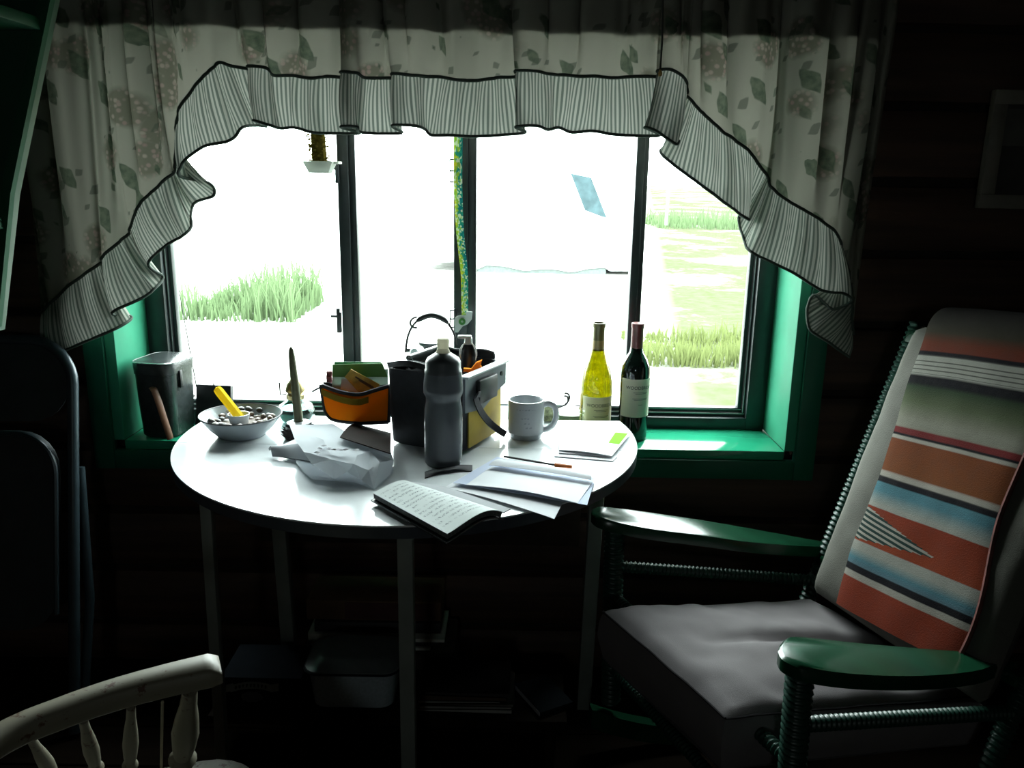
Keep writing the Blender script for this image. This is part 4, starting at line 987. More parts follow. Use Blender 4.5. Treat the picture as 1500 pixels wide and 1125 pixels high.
# pouch under the letters
# dark glasses case-like strap near bottle
# crumpled white plastic bag on the table
pbag = thing('paper_bag', 'crumpled white paper bag with faint marks left of the handlebar bag', 'bag', az(490, 670, T))
BV = dict(A=(424,624,.050), B=(488,621,.052), C=(530,649,.050), D=(570,658,.035), E=(432,645,.053), F=(445,663,.048), G=(457,681,.034), H=(487,674,.047), I=(523,668,.046),
          J=(542,661,.047), K=(490,703,.004), L=(509,692,.018), M=(529,704,.010), N=(548,717,.002), O=(572,696,.004), P=(577,675,.018), Q=(518,681,.040), S=(474,646,.057), R=(505,640,.055), U=(556,678,.036), V=(540,690,.026))
bk_ = list(BV); 
bf_ = ['AES', 'ASB', 'BSR', 'BRC', 'EFS', 'FHS', 'SHI', 'SIR', 'RIJ', 'RJC', 'FGH', 'GKH', 'HKL', 'HLQ', 'HQI', 'LMQ', 'QMV', 'MNV', 'QVI', 'IVJ', 'VUJ', 'VNU', 'NOU', 'OPU', 'UPJ', 'JPD', 'JDC']
def bag_sheet(zf, jit):
    bm = bmesh.new()
    vs = {q: bm.verts.new(az(BV[q][0], BV[q][1], T+BV[q][2])) for q in bk_}
    for f in bf_: bm.faces.new([vs[c] for c in f])
    bmesh.ops.subdivide_edges(bm, edges=list(bm.edges), cuts=3, use_grid_fill=True)
    bmesh.ops.triangulate(bm, faces=list(bm.faces))
    m = MB(); bm.verts.index_update(); out = []
    for v in bm.verts:
        p = v.co.copy(); p.z += jit*(mn.noise(p*38)*.6+abs(mn.noise(p*70))*.7); p.z = T+.0008+max(.0006, (p.z-T)*zf); out.append(p)
    m.add(out, [tuple(v.index for v in f.verts) for f in bm.faces]); bm.free(); return m
BAGP = thin_mat('white_bag_paper', (.74, .78, .82), .3)
part('top_sheet', bag_sheet(1.0, .0035), BAGP, pbag, smooth=14)
part('bottom_sheet', bag_sheet(.12, 0), BAGP, pbag, smooth=14)
mk = MB(); rnd = random.Random(8)
for (qx, qy, w_, h_) in ((470, 657, 4, 3), (473, 653, 4, 2), (466, 663, 5, 2.5), (483, 657, 5, 1.5), (491, 658, 6, 2), (498, 659, 6, 2), (506, 658, 5, 2), (522, 658.5, 4, 1.6)):
    for _ in range(3):
        cx_, cy_ = qx+rnd.uniform(-2, 2), qy+rnd.uniform(-1, 1)
        mk.add([az(cx_+a*w_, cy_+b*h_, T+.0595) for a, b in ((-1, .1), (-.2, -.6), (1, -.1), (.1, .6))], [(0, 1, 2, 3)])
part('print_mark', mk, mat('grey_smudged_print', (.10, .11, .13), .7), pbag, 'smudged dark print', 180, kind='stuff')
# folded grey cloth poking out left of the paper bag
fc = MB()
def nap(u, v):
    a = az(394, 660, T+.012).lerp(az(462, 650, T+.016), u); b = az(402, 668, T+.004).lerp(az(464, 680, T+.006), u)
    p = a.lerp(b, v); return p+Vector((0, 0, .009*math.sin(PI*v)*(1-.3*u)))
fc.grid(nap, 14, 10, .006)
solo('folded_cloth', fc, thin_mat('grey_cloth', (.40, .42, .44), .1), 'folded pale grey cloth under the left side of the paper bag', 'cloth', None, 60)
gl_ = [az(px, py, T+.016) for px, py in ((402, 658), (440, 640), (470, 650), (462, 664))]
solo('tissue', MB().prism(gl_, (0, 0, .001)), PAPER, 'white tissue under the pine cone candle holder side of the paper bag', 'paper')
# dark sunglasses pouch by the water bottle's foot
dk = MB(); dk.grid(lambda u, v: az(622+70*u, 700-10*u-9*v-4*math.sin(PI*u), T+.002+.006*math.sin(PI*u)*math.sin(PI*v)), 14, 6, .002)
solo('strap_end', dk, BLACKF, 'black strap end lying flat beside the water bottle foot', 'strap')

# ================================================================ ROCKING CHAIR
FT = az(872, 745, .60); FRr = az(1210, 795, .475)        # far arm, front tip and rear
NTp = az(1145, 943, .60); NRr = az(1500, 966, .475)
FP0 = az(1206, 820, .45); FP1 = az(1345, 474, 1.0)
lat = (NRr-FRr)
NP1 = FP1+Vector((lat.x*.98+.01, lat.y*.98, 0)); NP0 = FP0+lat
nrm = (FP1-FP0).cross(lat).normalized()
if nrm.x > 0: nrm = -nrm
rock = thing('rocking_chair', 'dark green wooden rocking chair with rope wrapped posts at the right', 'chair', (.62, 1.48, 0))
def arm(name, pts, front, rear):
    P = []
    dz = (rear.z-front.z)
    ax = (rear-front); L2 = ax.x**2+ax.y**2
    for px, py in pts:
        P.append(apl(px, py, front, ax.cross(Vector((-ax.y, ax.x, 0))).normalized()))
    m = MB(); n = len(P); cpt = sum(P, Vector())/n
    low = [p+Vector((0, 0, -.026)) for p in P]
    inn = [p.lerp(cpt, .03)+Vector((0, 0, -.001)) for p in P]
    ins = [p+Vector((0, 0, -.006)) for p in P]
    stack(m, [low, ins, inn]); return part(name, m, GREEN_D, rock, smooth=50)
arm('armrest', crom([(866, 748), (872, 741), (900, 743), (960, 751), (1040, 763), (1120, 777), (1185, 789), (1214, 794), (1212, 800), (1180, 800), (1100, 794), (1020, 783), (950, 774), (900, 764), (875, 756), (866, 748)], 4)[:-1], FT, FRr)
arm('armrest', crom([(1140, 950), (1145, 938), (1162, 931), (1240, 939), (1340, 948), (1440, 955), (1520, 957), (1520, 966), (1470, 971), (1430, 983), (1350, 990), (1260, 988), (1190, 979), (1150, 964), (1140, 950)], 4)[:-1], NTp, NRr)
def vpost(px, py, z, foot=.10): 
    p = az(px, py, z); return p
nf = az(1172, 985, .565); nfb = Vector((nf.x+.012, nf.y, .13))
ff = az(900, 772, .565); ffb = Vector((ff.x+.012, ff.y, .13))
def rail_pt(a, b, t): return a.lerp(b, t)
for a, b in ((nf, nfb), (ff, ffb)):
    part('front_post', MB().rope(a, b, .021, .012, .0022), GREEN_R, rock)
for a0, b0 in ((FP0, FP1), (NP0, NP1)):
    d = (b0-a0).normalized(); foot = a0-d*((a0.z-.14)/d.z)
    part('back_post', MB().rope(foot, b0, .017, .012, .0022), GREEN_R, rock)
for a, b, p0, p1 in ((ff, ffb, FP0, FP1), (nf, nfb, NP0, NP1)):
    for tz, r in ((.36, .38), (.72, .70)):
        q0 = a.lerp(b, (a.z-(.472 if tz == .36 else .22))/(a.z-b.z)); d = (p1-p0).normalized(); zt_ = .400 if tz == .36 else .20
        q1 = p0+d*((zt_-p0.z)/d.z)
        part('side_rail', MB().rope(q0, q1, .012, .010, .0016), GREEN_R, rock)
for zz in (.40, .22):
    q0 = ff.lerp(ffb, (ff.z-zz)/(ff.z-ffb.z)); q1 = nf.lerp(nfb, (nf.z-zz)/(nf.z-nfb.z)); part('front_rail', MB().rope(q0, q1, .012, .010, .0016), GREEN_R, rock)
part('back_rail', MB().beam(FP1-(FP1-FP0)*.06, NP1-(NP1-NP0)*.06, .03, .05, nrm, .006), GREEN_D, rock)
part('back_rail', MB().beam(FP0, NP0, .025, .04, nrm, .006), GREEN_D, rock)
for t in (.2, .4, .6, .8): part('back_slat', MB().beam(FP0.lerp(NP0, t), (FP1-(FP1-FP0)*.06).lerp(NP1-(NP1-NP0)*.06, t), .035, .010, lat, .003), GREEN_D, rock)
part('seat_base', MB().prism([ff+Vector((.0, -.02, .375-ff.z)), nf+Vector((0, .10, .375-nf.z)), Vector((NP0.x-.03, NP0.y+.10, .315)), Vector((FP0.x-.03, FP0.y-.03, .315))], (0, 0, .014)), GREEN_D, rock)
for (fb, p0, p1) in ((ffb, FP0, FP1), (nfb, NP0, NP1)):
    d = (p1-p0).normalized(); rb = p0-d*((p0.z-.14)/d.z)
    a = fb; dirr = (Vector((rb.x, rb.y, 0))-Vector((fb.x, fb.y, 0))); 
    pts = []
    for i in range(25):
        t = -.12+1.67*i/24; p = Vector((fb.x, fb.y, 0))+dirr*t; pts.append(Vector((p.x, p.y, .024+.115*((t-.62)/.95)**2)))
    m = MB()
    for i in range(24): pass
    vs = []; sd = Vector((-dirr.y, dirr.x, 0)).normalized()*.014
    for p in pts: vs += [p-sd+Vector((0, 0, -.022)), p+sd+Vector((0, 0, -.022)), p+sd+Vector((0, 0, .026)), p-sd+Vector((0, 0, .026))]
    fs = [(i*4+j, i*4+(j+1) % 4, i*4+4+(j+1) % 4, i*4+4+j) for i in range(24) for j in range(4)]+[(3, 2, 1, 0), (96, 97, 98, 99)]
    m.add(vs, fs); part('rocker', m, GREEN_D, rock)
# cushions
def cushion(P00, P10, P11, P01, n, th, e=6, wr=.004, nu=34, nv=34, puff=.25, seed=0.0):
    """boxy cushion on a quad; n points out of its face"""
    m = MB()
    def surf(side):
        def f(u, v):
            p = (P00*(1-u)+P10*u)*(1-v)+(P01*(1-u)+P11*u)*v
            a, b = abs(2*u-1), abs(2*v-1)
            h = (max(0, 1-a**e)**(1/2.2))*(max(0, 1-b**e)**(1/2.2))
            dome = puff*(1-a*a)*(1-b*b)
            nz = wr*(mn.noise(p*9+Vector((seed, 0, 0)))+.6*mn.noise(p*22+Vector((seed, 3, 0))))*h
            return p+n*(side*(th/2)*h*(1+dome)+nz*side)
        return f
    m.grid(surf(1), nu, nv); m.grid(surf(-1), nu, nv)
    bm = None
    return m
GREYC = mat('grey_canvas', (.17, .155, .16), .9, var=.07, vscale=12, bump=.35, bscale=900)
CORD = mat('grey_corduroy', (.105, .102, .086), .9, var=.1, vscale=20, bump=.5, bscale=500)
zf, zr = .455, .385
c_ff = az(884, 888, zf); c_nf = az(1064, 1040, zf); c_fr = az(1190, 876, zr); c_nr = c_fr+(c_nf-c_ff)*1.02+Vector((.03, 0, 0))
sc_t = thing('seat_cushion', 'thick grey canvas seat cushion on the rocking chair', 'cushion', ((c_ff+c_nr)/2)-Vector((0, 0, .1)))
def seat_surf():
    m = MB(); n = 40
    TH_ = .105
    def base(u, v):
        return (c_ff*(1-u)+c_fr*u)*(1-v)+(c_nf*(1-u)+c_nr*u)*v
    def top(u, v):
        p = base(u, v); e = min(u, 1-u, v, 1-v)
        r = -.014*max(0, 1-e/.05)**2
        dome = .022*(1-(2*u-1)**2)*(1-(2*v-1)**2)
        dip = -.024*math.exp(-((v-.45-.10*u)/.05)**2)*min(1, max(0, u-.12)*2.2)          # crease running back
        w_ = .010*mn.noise(p*8)+.005*mn.noise(p*19)+.004*abs(mn.noise(Vector((p.x*14+p.y*9, p.y*5, 2))))
        return p+Vector((0, 0, r+dome+dip+(w_ if e > .03 else w_*.4)))
    m.grid(top, n, n)
    def edge(a, b):
        def f(u, v):
            p0 = top(*a(u)); d = (base(*a(u))-base(.5, .5)); d.z = 0; d.normalize()
            bul = .012*math.sin(PI*v)+.003*mn.noise(p0*12+Vector((0, 0, v*4)))
            return p0+Vector((0, 0, -TH_*v))+d*bul-d*.006*v
        return f
    for a in (lambda t: (0, t), lambda t: (1, t), lambda t: (t, 0), lambda t: (t, 1)): m.grid(edge(a, 0), n, 8)
    m.grid(lambda u, v: base(u, v)+Vector((0, 0, -TH_-.012)), 6, 6)
    return m, top
sm, stop = seat_surf()
part('cover', sm, GREYC, sc_t, smooth=55)
part('piping', MB().tube([stop(0, t/30)+Vector((-.001, 0, .001)) for t in range(31)], .0022, 6), mat('dark_grey_welt', (.03, .028, .03), .95, spec=.1), sc_t, 'dark welt seam')
part('piping', MB().tube([stop(t/30, 1)+Vector((0, -.001, .001)) for t in range(31)], .0022, 6), mat('dark_grey_welt', (.03, .028, .03), .95, spec=.1), sc_t, 'dark welt seam')
# back cushion
off = nrm*.055
def bp(px, py, o=0.0): return apl(px, py, FP0+nrm*o, nrm)
b00 = bp(1196, 868, .066); b01 = bp(1350, 478, .066)
latn = lat.normalized()
WB = .43
b10 = b00+latn*WB; b11 = b01+latn*WB
bc_t = thing('back_cushion', 'pale grey corduroy back cushion on the rocking chair', 'cushion', (b00+b10)/2)
part('cover', cushion(b00, b10, b11, b01, nrm, .085, 14, .006, 40, 44, .15, 2.0), CORD, bc_t, smooth=70)
# serape
t00 = bp(1228, 884, .117); t01 = bp(1366, 462, .117); t10 = bp(1402, 950, .117)
tr0 = bp(1480, 745, .117)
Lb = (t01-t00); Wv = (t10-t00)-Lb*((t10-t00).dot(Lb)/Lb.length_squared)
wid = Wv.length*1.02; wdir = Wv.normalized(); ldir = Lb.normalized(); Ln = Lb.length
def ser(u, v):
    # v 0..1 up the back, beyond that over the top edge
    s = v*(Ln+.16); wob = .004*math.sin(9*v+3*u)+.003*mn.noise(Vector((u*4, v*9, 0)))
    if s <= Ln-.03: p = t00+ldir*s; o = 0
    else:
        a = min(1, (s-(Ln-.03))/.085)*PI*.62; r = .060
        p = t00+ldir*(Ln-.03+r*math.sin(a)); o = -r*(1-math.cos(a))
        ex = s-(Ln-.03)-.085
        if ex > 0: p = p-ldir*ex*.75; o -= ex*.6
    sk = .035*(1-v)*0
    edge = .008*math.sin(v*14)*(1 if u > .5 else .4)
    return p+wdir*(wid*u+edge*(2*u-1))+nrm*(o+.006+wob+.010*max(0, math.sin(PI*u))**.5*(1 if o == 0 else .6))
def blanket_col(k):
    u, v = k.uv()
    Y = lambda y: (y-60)/945.0
    nz = k.noise(60, 3, stretch=(1, 1, 1))
    t = k.math('ADD', k.math('SUBTRACT', 1.0, v), k.math('MULTIPLY', k.math('SUBTRACT', k.noise(7, 2), .5), .006))
    W_, BLK, RED, RUST, BLUE, PALE = (.55, .51, .44), (.012, .011, .016), (.33, .055, .025), (.25, .070, .025), (.12, .30, .36), (.50, .50, .44)
    st = [(0, (.035, .032, .03)), (Y(100), (.05, .046, .038)), (Y(130), (.07, .06, .04)), (Y(160), (.20, .05, .026)), (Y(186), (.22, .05, .03)), (Y(188), BLK), (Y(200), BLK), (Y(202), PALE), (Y(262), PALE), (Y(264), BLK), (Y(288), BLK),  # olive top band, darkened for the shade where it curves over
          (Y(300), (.05, .08, .04)), (Y(345), (.14, .17, .09)), (Y(400), (.36, .35, .28)), (Y(425), (.36, .35, .28)), (Y(428), (.22, .03, .03)), (Y(444), (.22, .03, .03)), (Y(446), BLK), (Y(452), BLK), (Y(453), W_), (Y(464), W_), (Y(466), RUST),
          (Y(568), (.28, .09, .03)), (Y(570), W_), (Y(586), W_), (Y(588), BLK), (Y(604), BLK), (Y(606), BLUE)]
    st2 = [(0, BLUE), (.08, BLUE), (.30, PALE), (.31, RED)]
    a0, a1 = Y(606), Y(1005)
    c1 = k.ramp(t, st)
    q = k.step(t, a0, a1); Z = lambda y: (y-606)/399.0
    c2 = k.ramp(q, [(0, BLUE), (Z(630), BLUE), (Z(672), PALE), (Z(682), PALE), (Z(684), RED), (Z(796), (.40, .075, .03)), (Z(798), PALE), (Z(822), PALE), (Z(850), BLUE), (Z(868), (.16, .27, .33)), (Z(870), BLK), (Z(889), BLK), (Z(890), W_), (Z(908), W_), (Z(910), RED), (1.0, RED)])
    c = k.mix(k.math('GREATER_THAN', t, a0), c1, c2)
    # thin black lines in the white band
    ln = k.math('MULTIPLY', k.math('MULTIPLY', k.math('GREATER_THAN', t, Y(208)), k.math('LESS_THAN', t, Y(258))), k.step(k.math('SINE', k.math('MULTIPLY', t, 2*PI*945/13)), .55, .75))
    c = k.mix(k.math('MULTIPLY', ln, .75), c, (.05, .045, .04))
    # stepped white feather figure in the red band
    tm = Y(740); du = k.math('ABSOLUTE', k.math('SUBTRACT', u, .02))
    saw = k.math('MULTIPLY', k.math('FRACT', k.math('MULTIPLY', k.math('ADD', u, k.math('MULTIPLY', t, 3.0)), 16)), .05)
    wdt = k.math('MULTIPLY', k.math('SUBTRACT', k.math('ADD', .62, saw), du), .085)
    figm = k.math('LESS_THAN', k.math('ABSOLUTE', k.math('SUBTRACT', t, k.math('ADD', tm, k.math('MULTIPLY', u, .035)))), wdt)
    figs = k.step(k.math('SINE', k.math('MULTIPLY', k.math('ADD', t, k.math('MULTIPLY', u, -.06)), 2*PI*945/15)), -.1, .3)
    c = k.mix(figm, c, k.mix(figs, (.03, .07, .06), W_))
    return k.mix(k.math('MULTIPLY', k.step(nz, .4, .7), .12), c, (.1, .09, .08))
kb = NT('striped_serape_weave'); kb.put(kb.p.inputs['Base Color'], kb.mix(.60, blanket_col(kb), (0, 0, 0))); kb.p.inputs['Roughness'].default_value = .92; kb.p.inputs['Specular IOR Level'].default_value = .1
kb.bump(kb.noise(500, 2), .4)
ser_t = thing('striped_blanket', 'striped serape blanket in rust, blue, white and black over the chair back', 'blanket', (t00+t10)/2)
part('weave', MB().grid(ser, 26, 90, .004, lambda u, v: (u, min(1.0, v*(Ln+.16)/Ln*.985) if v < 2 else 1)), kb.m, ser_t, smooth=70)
part('selvedge', MB().tube([ser(1.0, i/40)+wdir*.003-nrm*.002 for i in range(37)], .0045, 6), mat('dark_red_selvedge', (.10, .03, .025), .9, var=.6, vscale=30), ser_t, 'dark rolled edge')

# ================================================================ OTHER FURNITURE
# green wall shelf at the upper left
YSH = 1.50
gs = thing('shelf_unit', 'green painted shelf unit with a tapered side at the upper left', 'shelf', (-1.3, YSH-.12, .95))
sp_ = [ay(px, py, YSH) for px, py in ((84, -30), (20, 285), (-2, 485))]
xb = RX0+.001
side = [sp_[0], sp_[1], sp_[2], Vector((xb, YSH, sp_[2].z)), Vector((xb, YSH, sp_[0].z))]
part('side_panel', MB().prism(side, (0, .020, 0)), SHELFG, gs)
e0 = [ay(px, py, YSH-.001) for px, py in ((87, -30), (22, 283), (3, 478))]; e1 = [ay(px, py, YSH-.001) for px, py in ((69, -30), (9, 275), (-10, 478))]
part('face_edge', MB().prism(e0+list(reversed(e1)), (0, -.014, 0)), mat('shelf_edge_green', (.010, .062, .030), .6, var=.1, spec=.15), gs, 'lighter green front edge')
zs1 = ay(40, 36, YSH).z; zs2 = ay(5, 326, YSH).z
for zz, x1 in ((zs1, ay(66, 40, YSH).x), (zs2, ay(12, 326, YSH).x)):
    part('shelf_board', MB().box2((xb, YSH-.30, zz-.010), (x1, YSH-.001, zz+.010), .002), SHELFG, gs)
part('back_panel', MB().box2((xb, YSH-.31, sp_[2].z), (xb+.012, YSH, sp_[0].z)), SHELFG, gs)
# folded metal chair leaning on the wall at the left
fc_t = thing('folding_chair', 'folded dark metal chair leaning against the wall at the left', 'chair', (-1.24, 1.78, 0))
FM = mat('dark_blue_grey_metal', (.030, .048, .058), .35, metal=.2, var=.2, vscale=20)
FS = mat('dark_chair_vinyl', (.020, .030, .034), .5, var=.2, vscale=20)
CX, HW = -1.245, .222
def FCp(dx, z): return Vector((CX+dx, 1.68+.19*(z/.93), z))
def uframe(hw, z0, z1, r, dy=0):
    P = []
    P += [FCp(-hw, z0)+Vector((0, dy, 0))]
    for i in range(9): a = PI-PI/2*i/8; P.append(FCp(-hw+r+r*math.cos(a), z1-r+r*math.sin(a))+Vector((0, dy, 0)))
    for i in range(9): a = PI/2-PI/2*i/8; P.append(FCp(hw-r+r*math.cos(a), z1-r+r*math.sin(a))+Vector((0, dy, 0)))
    P += [FCp(hw, z0)+Vector((0, dy, 0))]; return P
part('frame', MB().tube(uframe(HW, .01, .92, .10), .0125, 12), FM, fc_t)
part('rear_frame', MB().tube([FCp(-HW+.0, .62)+Vector((0, .03, 0)), FCp(-HW-.004, .3)+Vector((0, .05, 0)), FCp(-HW-.004, .01)+Vector((0, .03, 0))], .011, 10), FM, fc_t)
part('rear_frame', MB().tube([FCp(HW+.0, .62)+Vector((0, .03, 0)), FCp(HW+.012, .3)+Vector((0, .05, 0)), FCp(HW+.004, .01)+Vector((0, .03, 0))], .011, 10), FM, fc_t)
def plate(hw, z0, z1, r, dy, bow):
    out = []
    for sx, sz, a0 in ((1, 1, 0), (-1, 1, PI/2), (-1, -1, PI), (1, -1, 1.5*PI)):
        for i in range(7):
            a = a0+PI/2*i/6; x = sx*(hw-r)+r*math.cos(a); z = (z1+z0)/2+sz*((z1-z0)/2-r)+r*math.sin(a)
            out.append(FCp(x, z)+Vector((0, dy, 0)))
    return MB().prism(out, (0, bow, 0))
part('backrest', plate(HW-.008, .735, .912, .085, -.004, .006), FS, fc_t)
part('seat', plate(HW-.026, .26, .715, .09, -.022, .014), FS, fc_t)
part('seat_rim', MB().tube([p+Vector((0, -.024, 0)) for p in (lambda P: P)(uframe(HW-.028, .30, .712, .09))], .006, 8), FM, fc_t)
# framed picture on the wall at the right
px0 = ay(1428, 308, YW-.012); px1 = ay(1462, 132, YW-.012)
pic = thing('picture_frame', 'pale framed picture on the dark wall at the upper right', 'picture', (px0.x+.12, YW-.01, px0.z))
X0 = px0.x; Z0, Z1 = px0.z+.005, px1.z; X1 = X0+.24; y0 = YW-.016
PF = mat('pale_frame', (.16, .15, .12), .6, var=.15)
for a, b in (((X0, Z0), (X1, Z0+.032)), ((X0, Z1-.032), (X1, Z1)), ((X0, Z0+.032), (X0+.032, Z1-.032)), ((X1-.032, Z0+.032), (X1, Z1-.032))):
    part('frame_rail', MB().box2((a[0], y0-.012, a[1]), (b[0], y0+.010, b[1]), .002), PF, pic)
part('picture', MB().box2((X0+.03, y0+.002, Z0+.03), (X1-.03, y0+.008, Z1-.03)), mat('dim_print', (.05, .05, .045), .6, var=.4, vscale=8), pic)
part('picture_band', MB().box2((X0+.034, y0-.001, (Z0+Z1)/2+.01), (X1-.034, y0+.003, Z1-.04)), mat('dim_print_light', (.10, .10, .085), .6, var=.3, vscale=12), pic, 'lighter upper half of the print')
# cream captain's chair, near lower left
cp = thing('captains_chair', 'worn cream wooden spindle back chair in the lower left corner', 'chair', (-.50, .72, 0))
CWM = NT('worn_cream_paint_chips'); 
nz = CWM.noise(55, 4, rough=.7); n2 = CWM.noise(9, 2)
CWM.put(CWM.p.inputs['Base Color'], CWM.mix(CWM.step(CWM.math('ADD', nz, CWM.math('MULTIPLY', n2, .25)), .70, .76), (.19, .175, .125), (.08, .035, .018))); CWM.p.inputs['Roughness'].default_value = .5
ZC = .80
crest = crom([az(px, py, ZC).to_tuple() for px, py in ((-140, 1160), (0, 1068), (90, 1030), (170, 1003), (250, 982), (322, 966))], 10)
m = MB(); vs = []
ncr = len(crest)
for i, p in enumerate(crest):
    p = Vector(p); t = (Vector(crest[min(i+1, ncr-1)])-Vector(crest[max(i-1, 0)])).normalized(); sd = Vector((-t.y, t.x, 0)); w_ = .012+.008*(i/ncr)**2
    if sd.y < 0: sd = -sd
    e = .0 if i < ncr-3 else (i-(ncr-4))*.002
    for a, z in ((-w_, -.009+e*.5), (-w_*1.02, .007-e), (-w_*.8, .011-e), (w_*.8, .011-e), (w_*1.02, .007-e), (w_, -.009+e*.5), (w_*.7, -.013+e), (-w_*.7, -.013+e)): vs.append(p+sd*a+Vector((0, 0, z-.010)))
fs = [(i*8+j, i*8+(j+1) % 8, i*8+8+(j+1) % 8, i*8+8+j) for i in range(ncr-1) for j in range(8)]+[tuple(reversed(range(8))), tuple((ncr-1)*8+j for j in range(8))]
m.add(vs, fs); part('crest_rail', m, CWM.m, cp, smooth=60)
def turned(name, top, bot, r, seed):
    d = bot-top; L = d.length; qm = (-d).normalized().to_track_quat('Z', 'Y').to_matrix()
    prof = [(0, 0)]+[(r*f_, L*z) for f_, z in ((.75, .0), (.9, .08), (1.25, .3), (1.35, .40), (1.05, .50), (.8, .56), (1.25, .585), (.8, .61), (1.0, .66), (1.18, .75), (1.0, .84), (.72, .92), (.62, 1.0))]+[(0, L)]
    part(name, MB().lathe(prof, 16, bot, qm), CWM.m, cp)
SZ = .47
sc0 = az(330, 1122, SZ)
for i, (a, b, r) in enumerate((((-75, 1120), (-25, 1190), .006), ((45, 1082), (98, 1165), .0065), ((122, 1055), (150, 1160), .007), ((192, 1036), (190, 1165), .007), ((278, 1012), (262, 1165), .0125))):
    top = az(*a, ZC-.025); y_ = top.y+.02*(1 if i < 4 else 0); bt = az(*b, SZ+.10); bt = Vector((bt.x, bt.y, bt.z)); d = (bt-top); bt = top+d*((top.z-SZ)/(top.z-bt.z))
    turned('spindle' if i < 4 else 'arm_post', top, bt, r, i)
part('string', MB().tube([az(238, 1028, ZC-.03), az(236, 1130, ZC-.20)], .0016, 6), mat('string', (.30, .27, .19), .9), cp, 'thin string')
seat_c = az(60, 1330, SZ); 
part('seat', stack(MB(), [rrect(-.50, .79, hx, hy, .08, z, rotz(.3)) for z, hx, hy in ((SZ-.035, .19, .20), (SZ-.02, .205, .215), (SZ-.006, .205, .215), (SZ, .195, .205))]), CWM.m, cp)
for sx, sy in ((-1, -1), (1, -1), (1, 1), (-1, 1)):
    t_ = Vector((-.50, .79, SZ-.03))+rotz(.3) @ Vector((sx*.15, sy*.16, 0)); b_ = Vector((-.50, .79, 0))+rotz(.3) @ Vector((sx*.19, sy*.20, .0))
    turned('leg', t_, b_, .016, 9)

# ================================================================ UNDER THE TABLE
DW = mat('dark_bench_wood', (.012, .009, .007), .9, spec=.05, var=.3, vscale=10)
bn = thing('low_bench', 'low dark plank bench under the table', 'bench', (-.2, 1.66, 0))
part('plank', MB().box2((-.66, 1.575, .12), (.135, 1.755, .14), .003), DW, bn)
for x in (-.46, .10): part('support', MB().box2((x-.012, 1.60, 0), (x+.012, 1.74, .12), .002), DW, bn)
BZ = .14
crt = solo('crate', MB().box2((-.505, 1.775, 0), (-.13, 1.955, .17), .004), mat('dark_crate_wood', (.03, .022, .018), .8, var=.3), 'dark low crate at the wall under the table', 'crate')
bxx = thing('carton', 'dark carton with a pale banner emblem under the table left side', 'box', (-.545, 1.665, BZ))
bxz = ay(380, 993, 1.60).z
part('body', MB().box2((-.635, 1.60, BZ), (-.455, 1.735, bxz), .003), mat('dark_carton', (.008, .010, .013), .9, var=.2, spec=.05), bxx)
yb = 1.598
ban = MB()
def banp(u, v): 
    px = 338+62*u; c_ = 1-(2*u-1)**2; return ay(px, 1004-5.5*c_+10*v, yb)
ban.grid(banp, 14, 2, .001); 
bo = part('banner', ban, mat('banner_ink', (.20, .21, .20), .7), bxx, 'pale curved banner')
for s_, a, b in ((-1, 331, 342), (1, 396, 408)):
    part('banner_tail', MB().prism([ay(a, 1003, yb+.0005), ay(b, 1001, yb+.0005), ay(b, 1012, yb+.0005), ay(a, 1014, yb+.0005)], (0, -.0006, 0)), mat('banner_ink', (.2, .21, .2), .7), bxx)
lt = MB(); rnd = random.Random(2)
for i in range(9):
    u = .10+.088*i; w_ = .05
    lt.add([banp(u, .25)+Vector((0, -.0015, 0)), banp(u+w_, .25)+Vector((0, -.0015, 0)), banp(u+w_*rnd.uniform(.5, 1), .75)+Vector((0, -.0015, 0)), banp(u+.005, .75)+Vector((0, -.0015, 0))], [(0, 1, 2, 3)])
part('lettering', lt, mat('banner_letter_ink', (.02, .022, .025), .7), bo, 'worn illegible lettering', 180, kind='stuff')
part('emblem', MB().lathe([(0, -.0012), (.024, -.0012), (.024, 0), (0, 0)], 24, ay(369, 1021, yb), Matrix.Rotation(PI/2, 3, 'X') @ Matrix.Diagonal((1, .55, 1))), mat('emblem_ink', (.06, .065, .075), .7), bxx, 'oval emblem')
# enamel pan with lid
pnc = Vector((-.345, 1.665, BZ))
pan = thing('roasting_pan', 'pale enamel pan with a fitted lid under the table', 'pan', pnc)
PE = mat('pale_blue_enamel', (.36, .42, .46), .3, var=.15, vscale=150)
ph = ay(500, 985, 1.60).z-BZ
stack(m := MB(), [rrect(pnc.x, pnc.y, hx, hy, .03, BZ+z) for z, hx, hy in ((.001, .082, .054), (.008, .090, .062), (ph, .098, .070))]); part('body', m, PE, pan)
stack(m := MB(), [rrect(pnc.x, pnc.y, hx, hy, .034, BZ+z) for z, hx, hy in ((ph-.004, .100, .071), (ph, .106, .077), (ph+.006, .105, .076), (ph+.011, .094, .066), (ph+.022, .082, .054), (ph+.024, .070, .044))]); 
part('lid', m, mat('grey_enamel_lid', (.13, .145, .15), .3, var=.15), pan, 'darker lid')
part('rim', MB().tube(rrect(pnc.x, pnc.y, .106, .077, .034, BZ+ph+.001), .003, 6, closed=True), ENRIM, pan, 'dark rim')
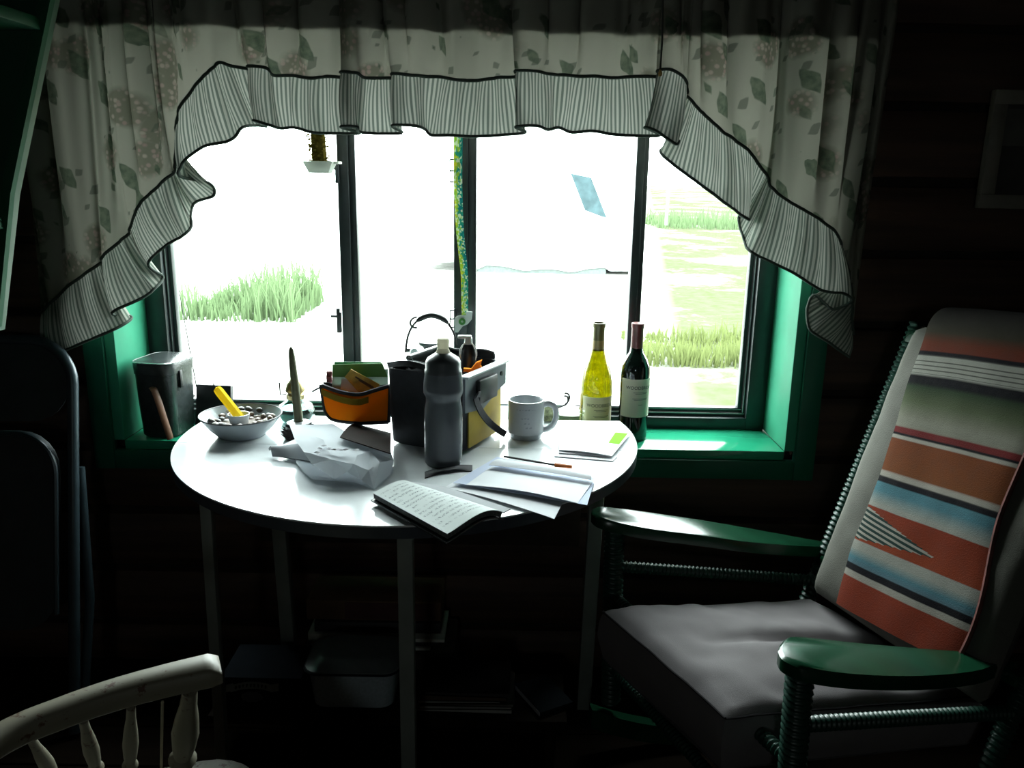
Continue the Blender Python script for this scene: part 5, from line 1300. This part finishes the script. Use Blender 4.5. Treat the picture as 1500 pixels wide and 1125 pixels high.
# papers and carton behind
cz = .17
z = cz
for i, (x0, x1, h0, h1, lab_) in enumerate(((-.485, -.19, .010, .006, 'lower pale folded newspaper on the crate under the table'), (-.49, -.155, .020, .008, 'upper pale folded newspaper on the crate under the table'))):
    m = MB(); m.prism([(x0, 1.80, z), (x1, 1.80, z), (x1, 1.80, z+h1), (x0+.1, 1.80, z+h1+.002), (x0, 1.80, z+h0)], (0, .14, 0))
    solo('newspaper', m, mat('newsprint', (.62, .62, .56), .9, var=.15, vscale=60), lab_, 'newspaper', 'newspapers on the crate'); z += max(h0, h1)+.013
    if i == 0: 
        solo('magazine', MB().box2((x0+.01, 1.80, z-.013+.0003), (x1+.02, 1.94, z-.0005), .002), mat('dark_magazine', (.025, .025, .028), .6), 'dark magazine between the two newspapers under the table', 'magazine')
kz = z-.013
solo('magazine', MB().box2((-.475, 1.805, kz+.0005), (-.165, 1.94, kz+.028), .002), mat('dark_magazine', (.025, .025, .028), .6), 'thick dark magazine on the upper newspaper under the table', 'magazine')
ckz = kz+.0285
cb2 = thing('cardboard_box', 'brown cardboard box on the papers against the wall under the table', 'box', (-.33, 1.87, ckz))
part('body', MB().box2((-.495, 1.815, ckz), (-.165, 1.945, ckz+.052), .002), CARD, cb2)
part('printed_panel', MB().box2((-.40, 1.813, ckz+.004), (-.18, 1.815, ckz+.048)), mat('maroon_panel', (.07, .025, .025), .7, var=.2), cb2, 'maroon printed side')
# magazines on the bench, right
z = BZ
rnd = random.Random(21)
for i, (x0, x1, h, col, lab_) in enumerate(((-.205, .015, .009, (.30, .30, .28), 'lowest pale magazine of the bench pile'), (-.195, .012, .008, (.24, .24, .23), 'second pale magazine of the bench pile'), (-.19, .018, .006, (.10, .09, .08), 'dark grey magazine in the middle of the bench pile'),
        (-.20, -.015, .007, (.22, .22, .21), 'short grey magazine of the bench pile'), (-.19, .0, .012, (.07, .045, .03), 'brown book on the bench pile'), (-.18, .008, .010, (.03, .025, .025), 'black book topmost on the bench pile'))):
    b = thing('magazine', lab_, 'magazine', ((x0+x1)/2, 1.66, z), 'magazines piled on the bench')
    part('pages', MB().box((( x0+x1)/2, 1.665, z+h/2), (x1-x0-.003, .125, h-.002), rotz(rnd.uniform(-.04, .04))), mat('mag_pages_%d' % i, col, .85, var=.15), b)
    part('cover', MB().box(((x0+x1)/2, 1.665, z+h-.0008), (x1-x0, .128, .0013), rotz(rnd.uniform(-.04, .04))), mat('mag_cover_%d' % i, tuple(c_*.2 for c_ in col), .9, spec=.05), b)
    z += h
lbk = thing('small_book', 'small dark book lying tilted at the right end of the bench', 'book', ay(800, 1075, 1.58))
e0, e1 = ay(784, 1042, 1.62), ay(814, 1076, 1.54); e0.z = BZ+.004
v0 = Vector((e0.x, 1.62, BZ)); 
part('cover', MB().box((.085, 1.66, BZ+.0075), (.085, .12, .014), rotz(.5), .001), mat('dark_book', (.008, .010, .012), .9, spec=.05), lbk)
part('page_edge', MB().box(Vector((.085, 1.66, BZ+.0075))+rotz(.5) @ Vector((-.0428, 0, 0)), (.0015, .112, .010), rotz(.5)), mat('book_page_edge', (.30, .30, .31), .8), lbk, 'pale page edge')
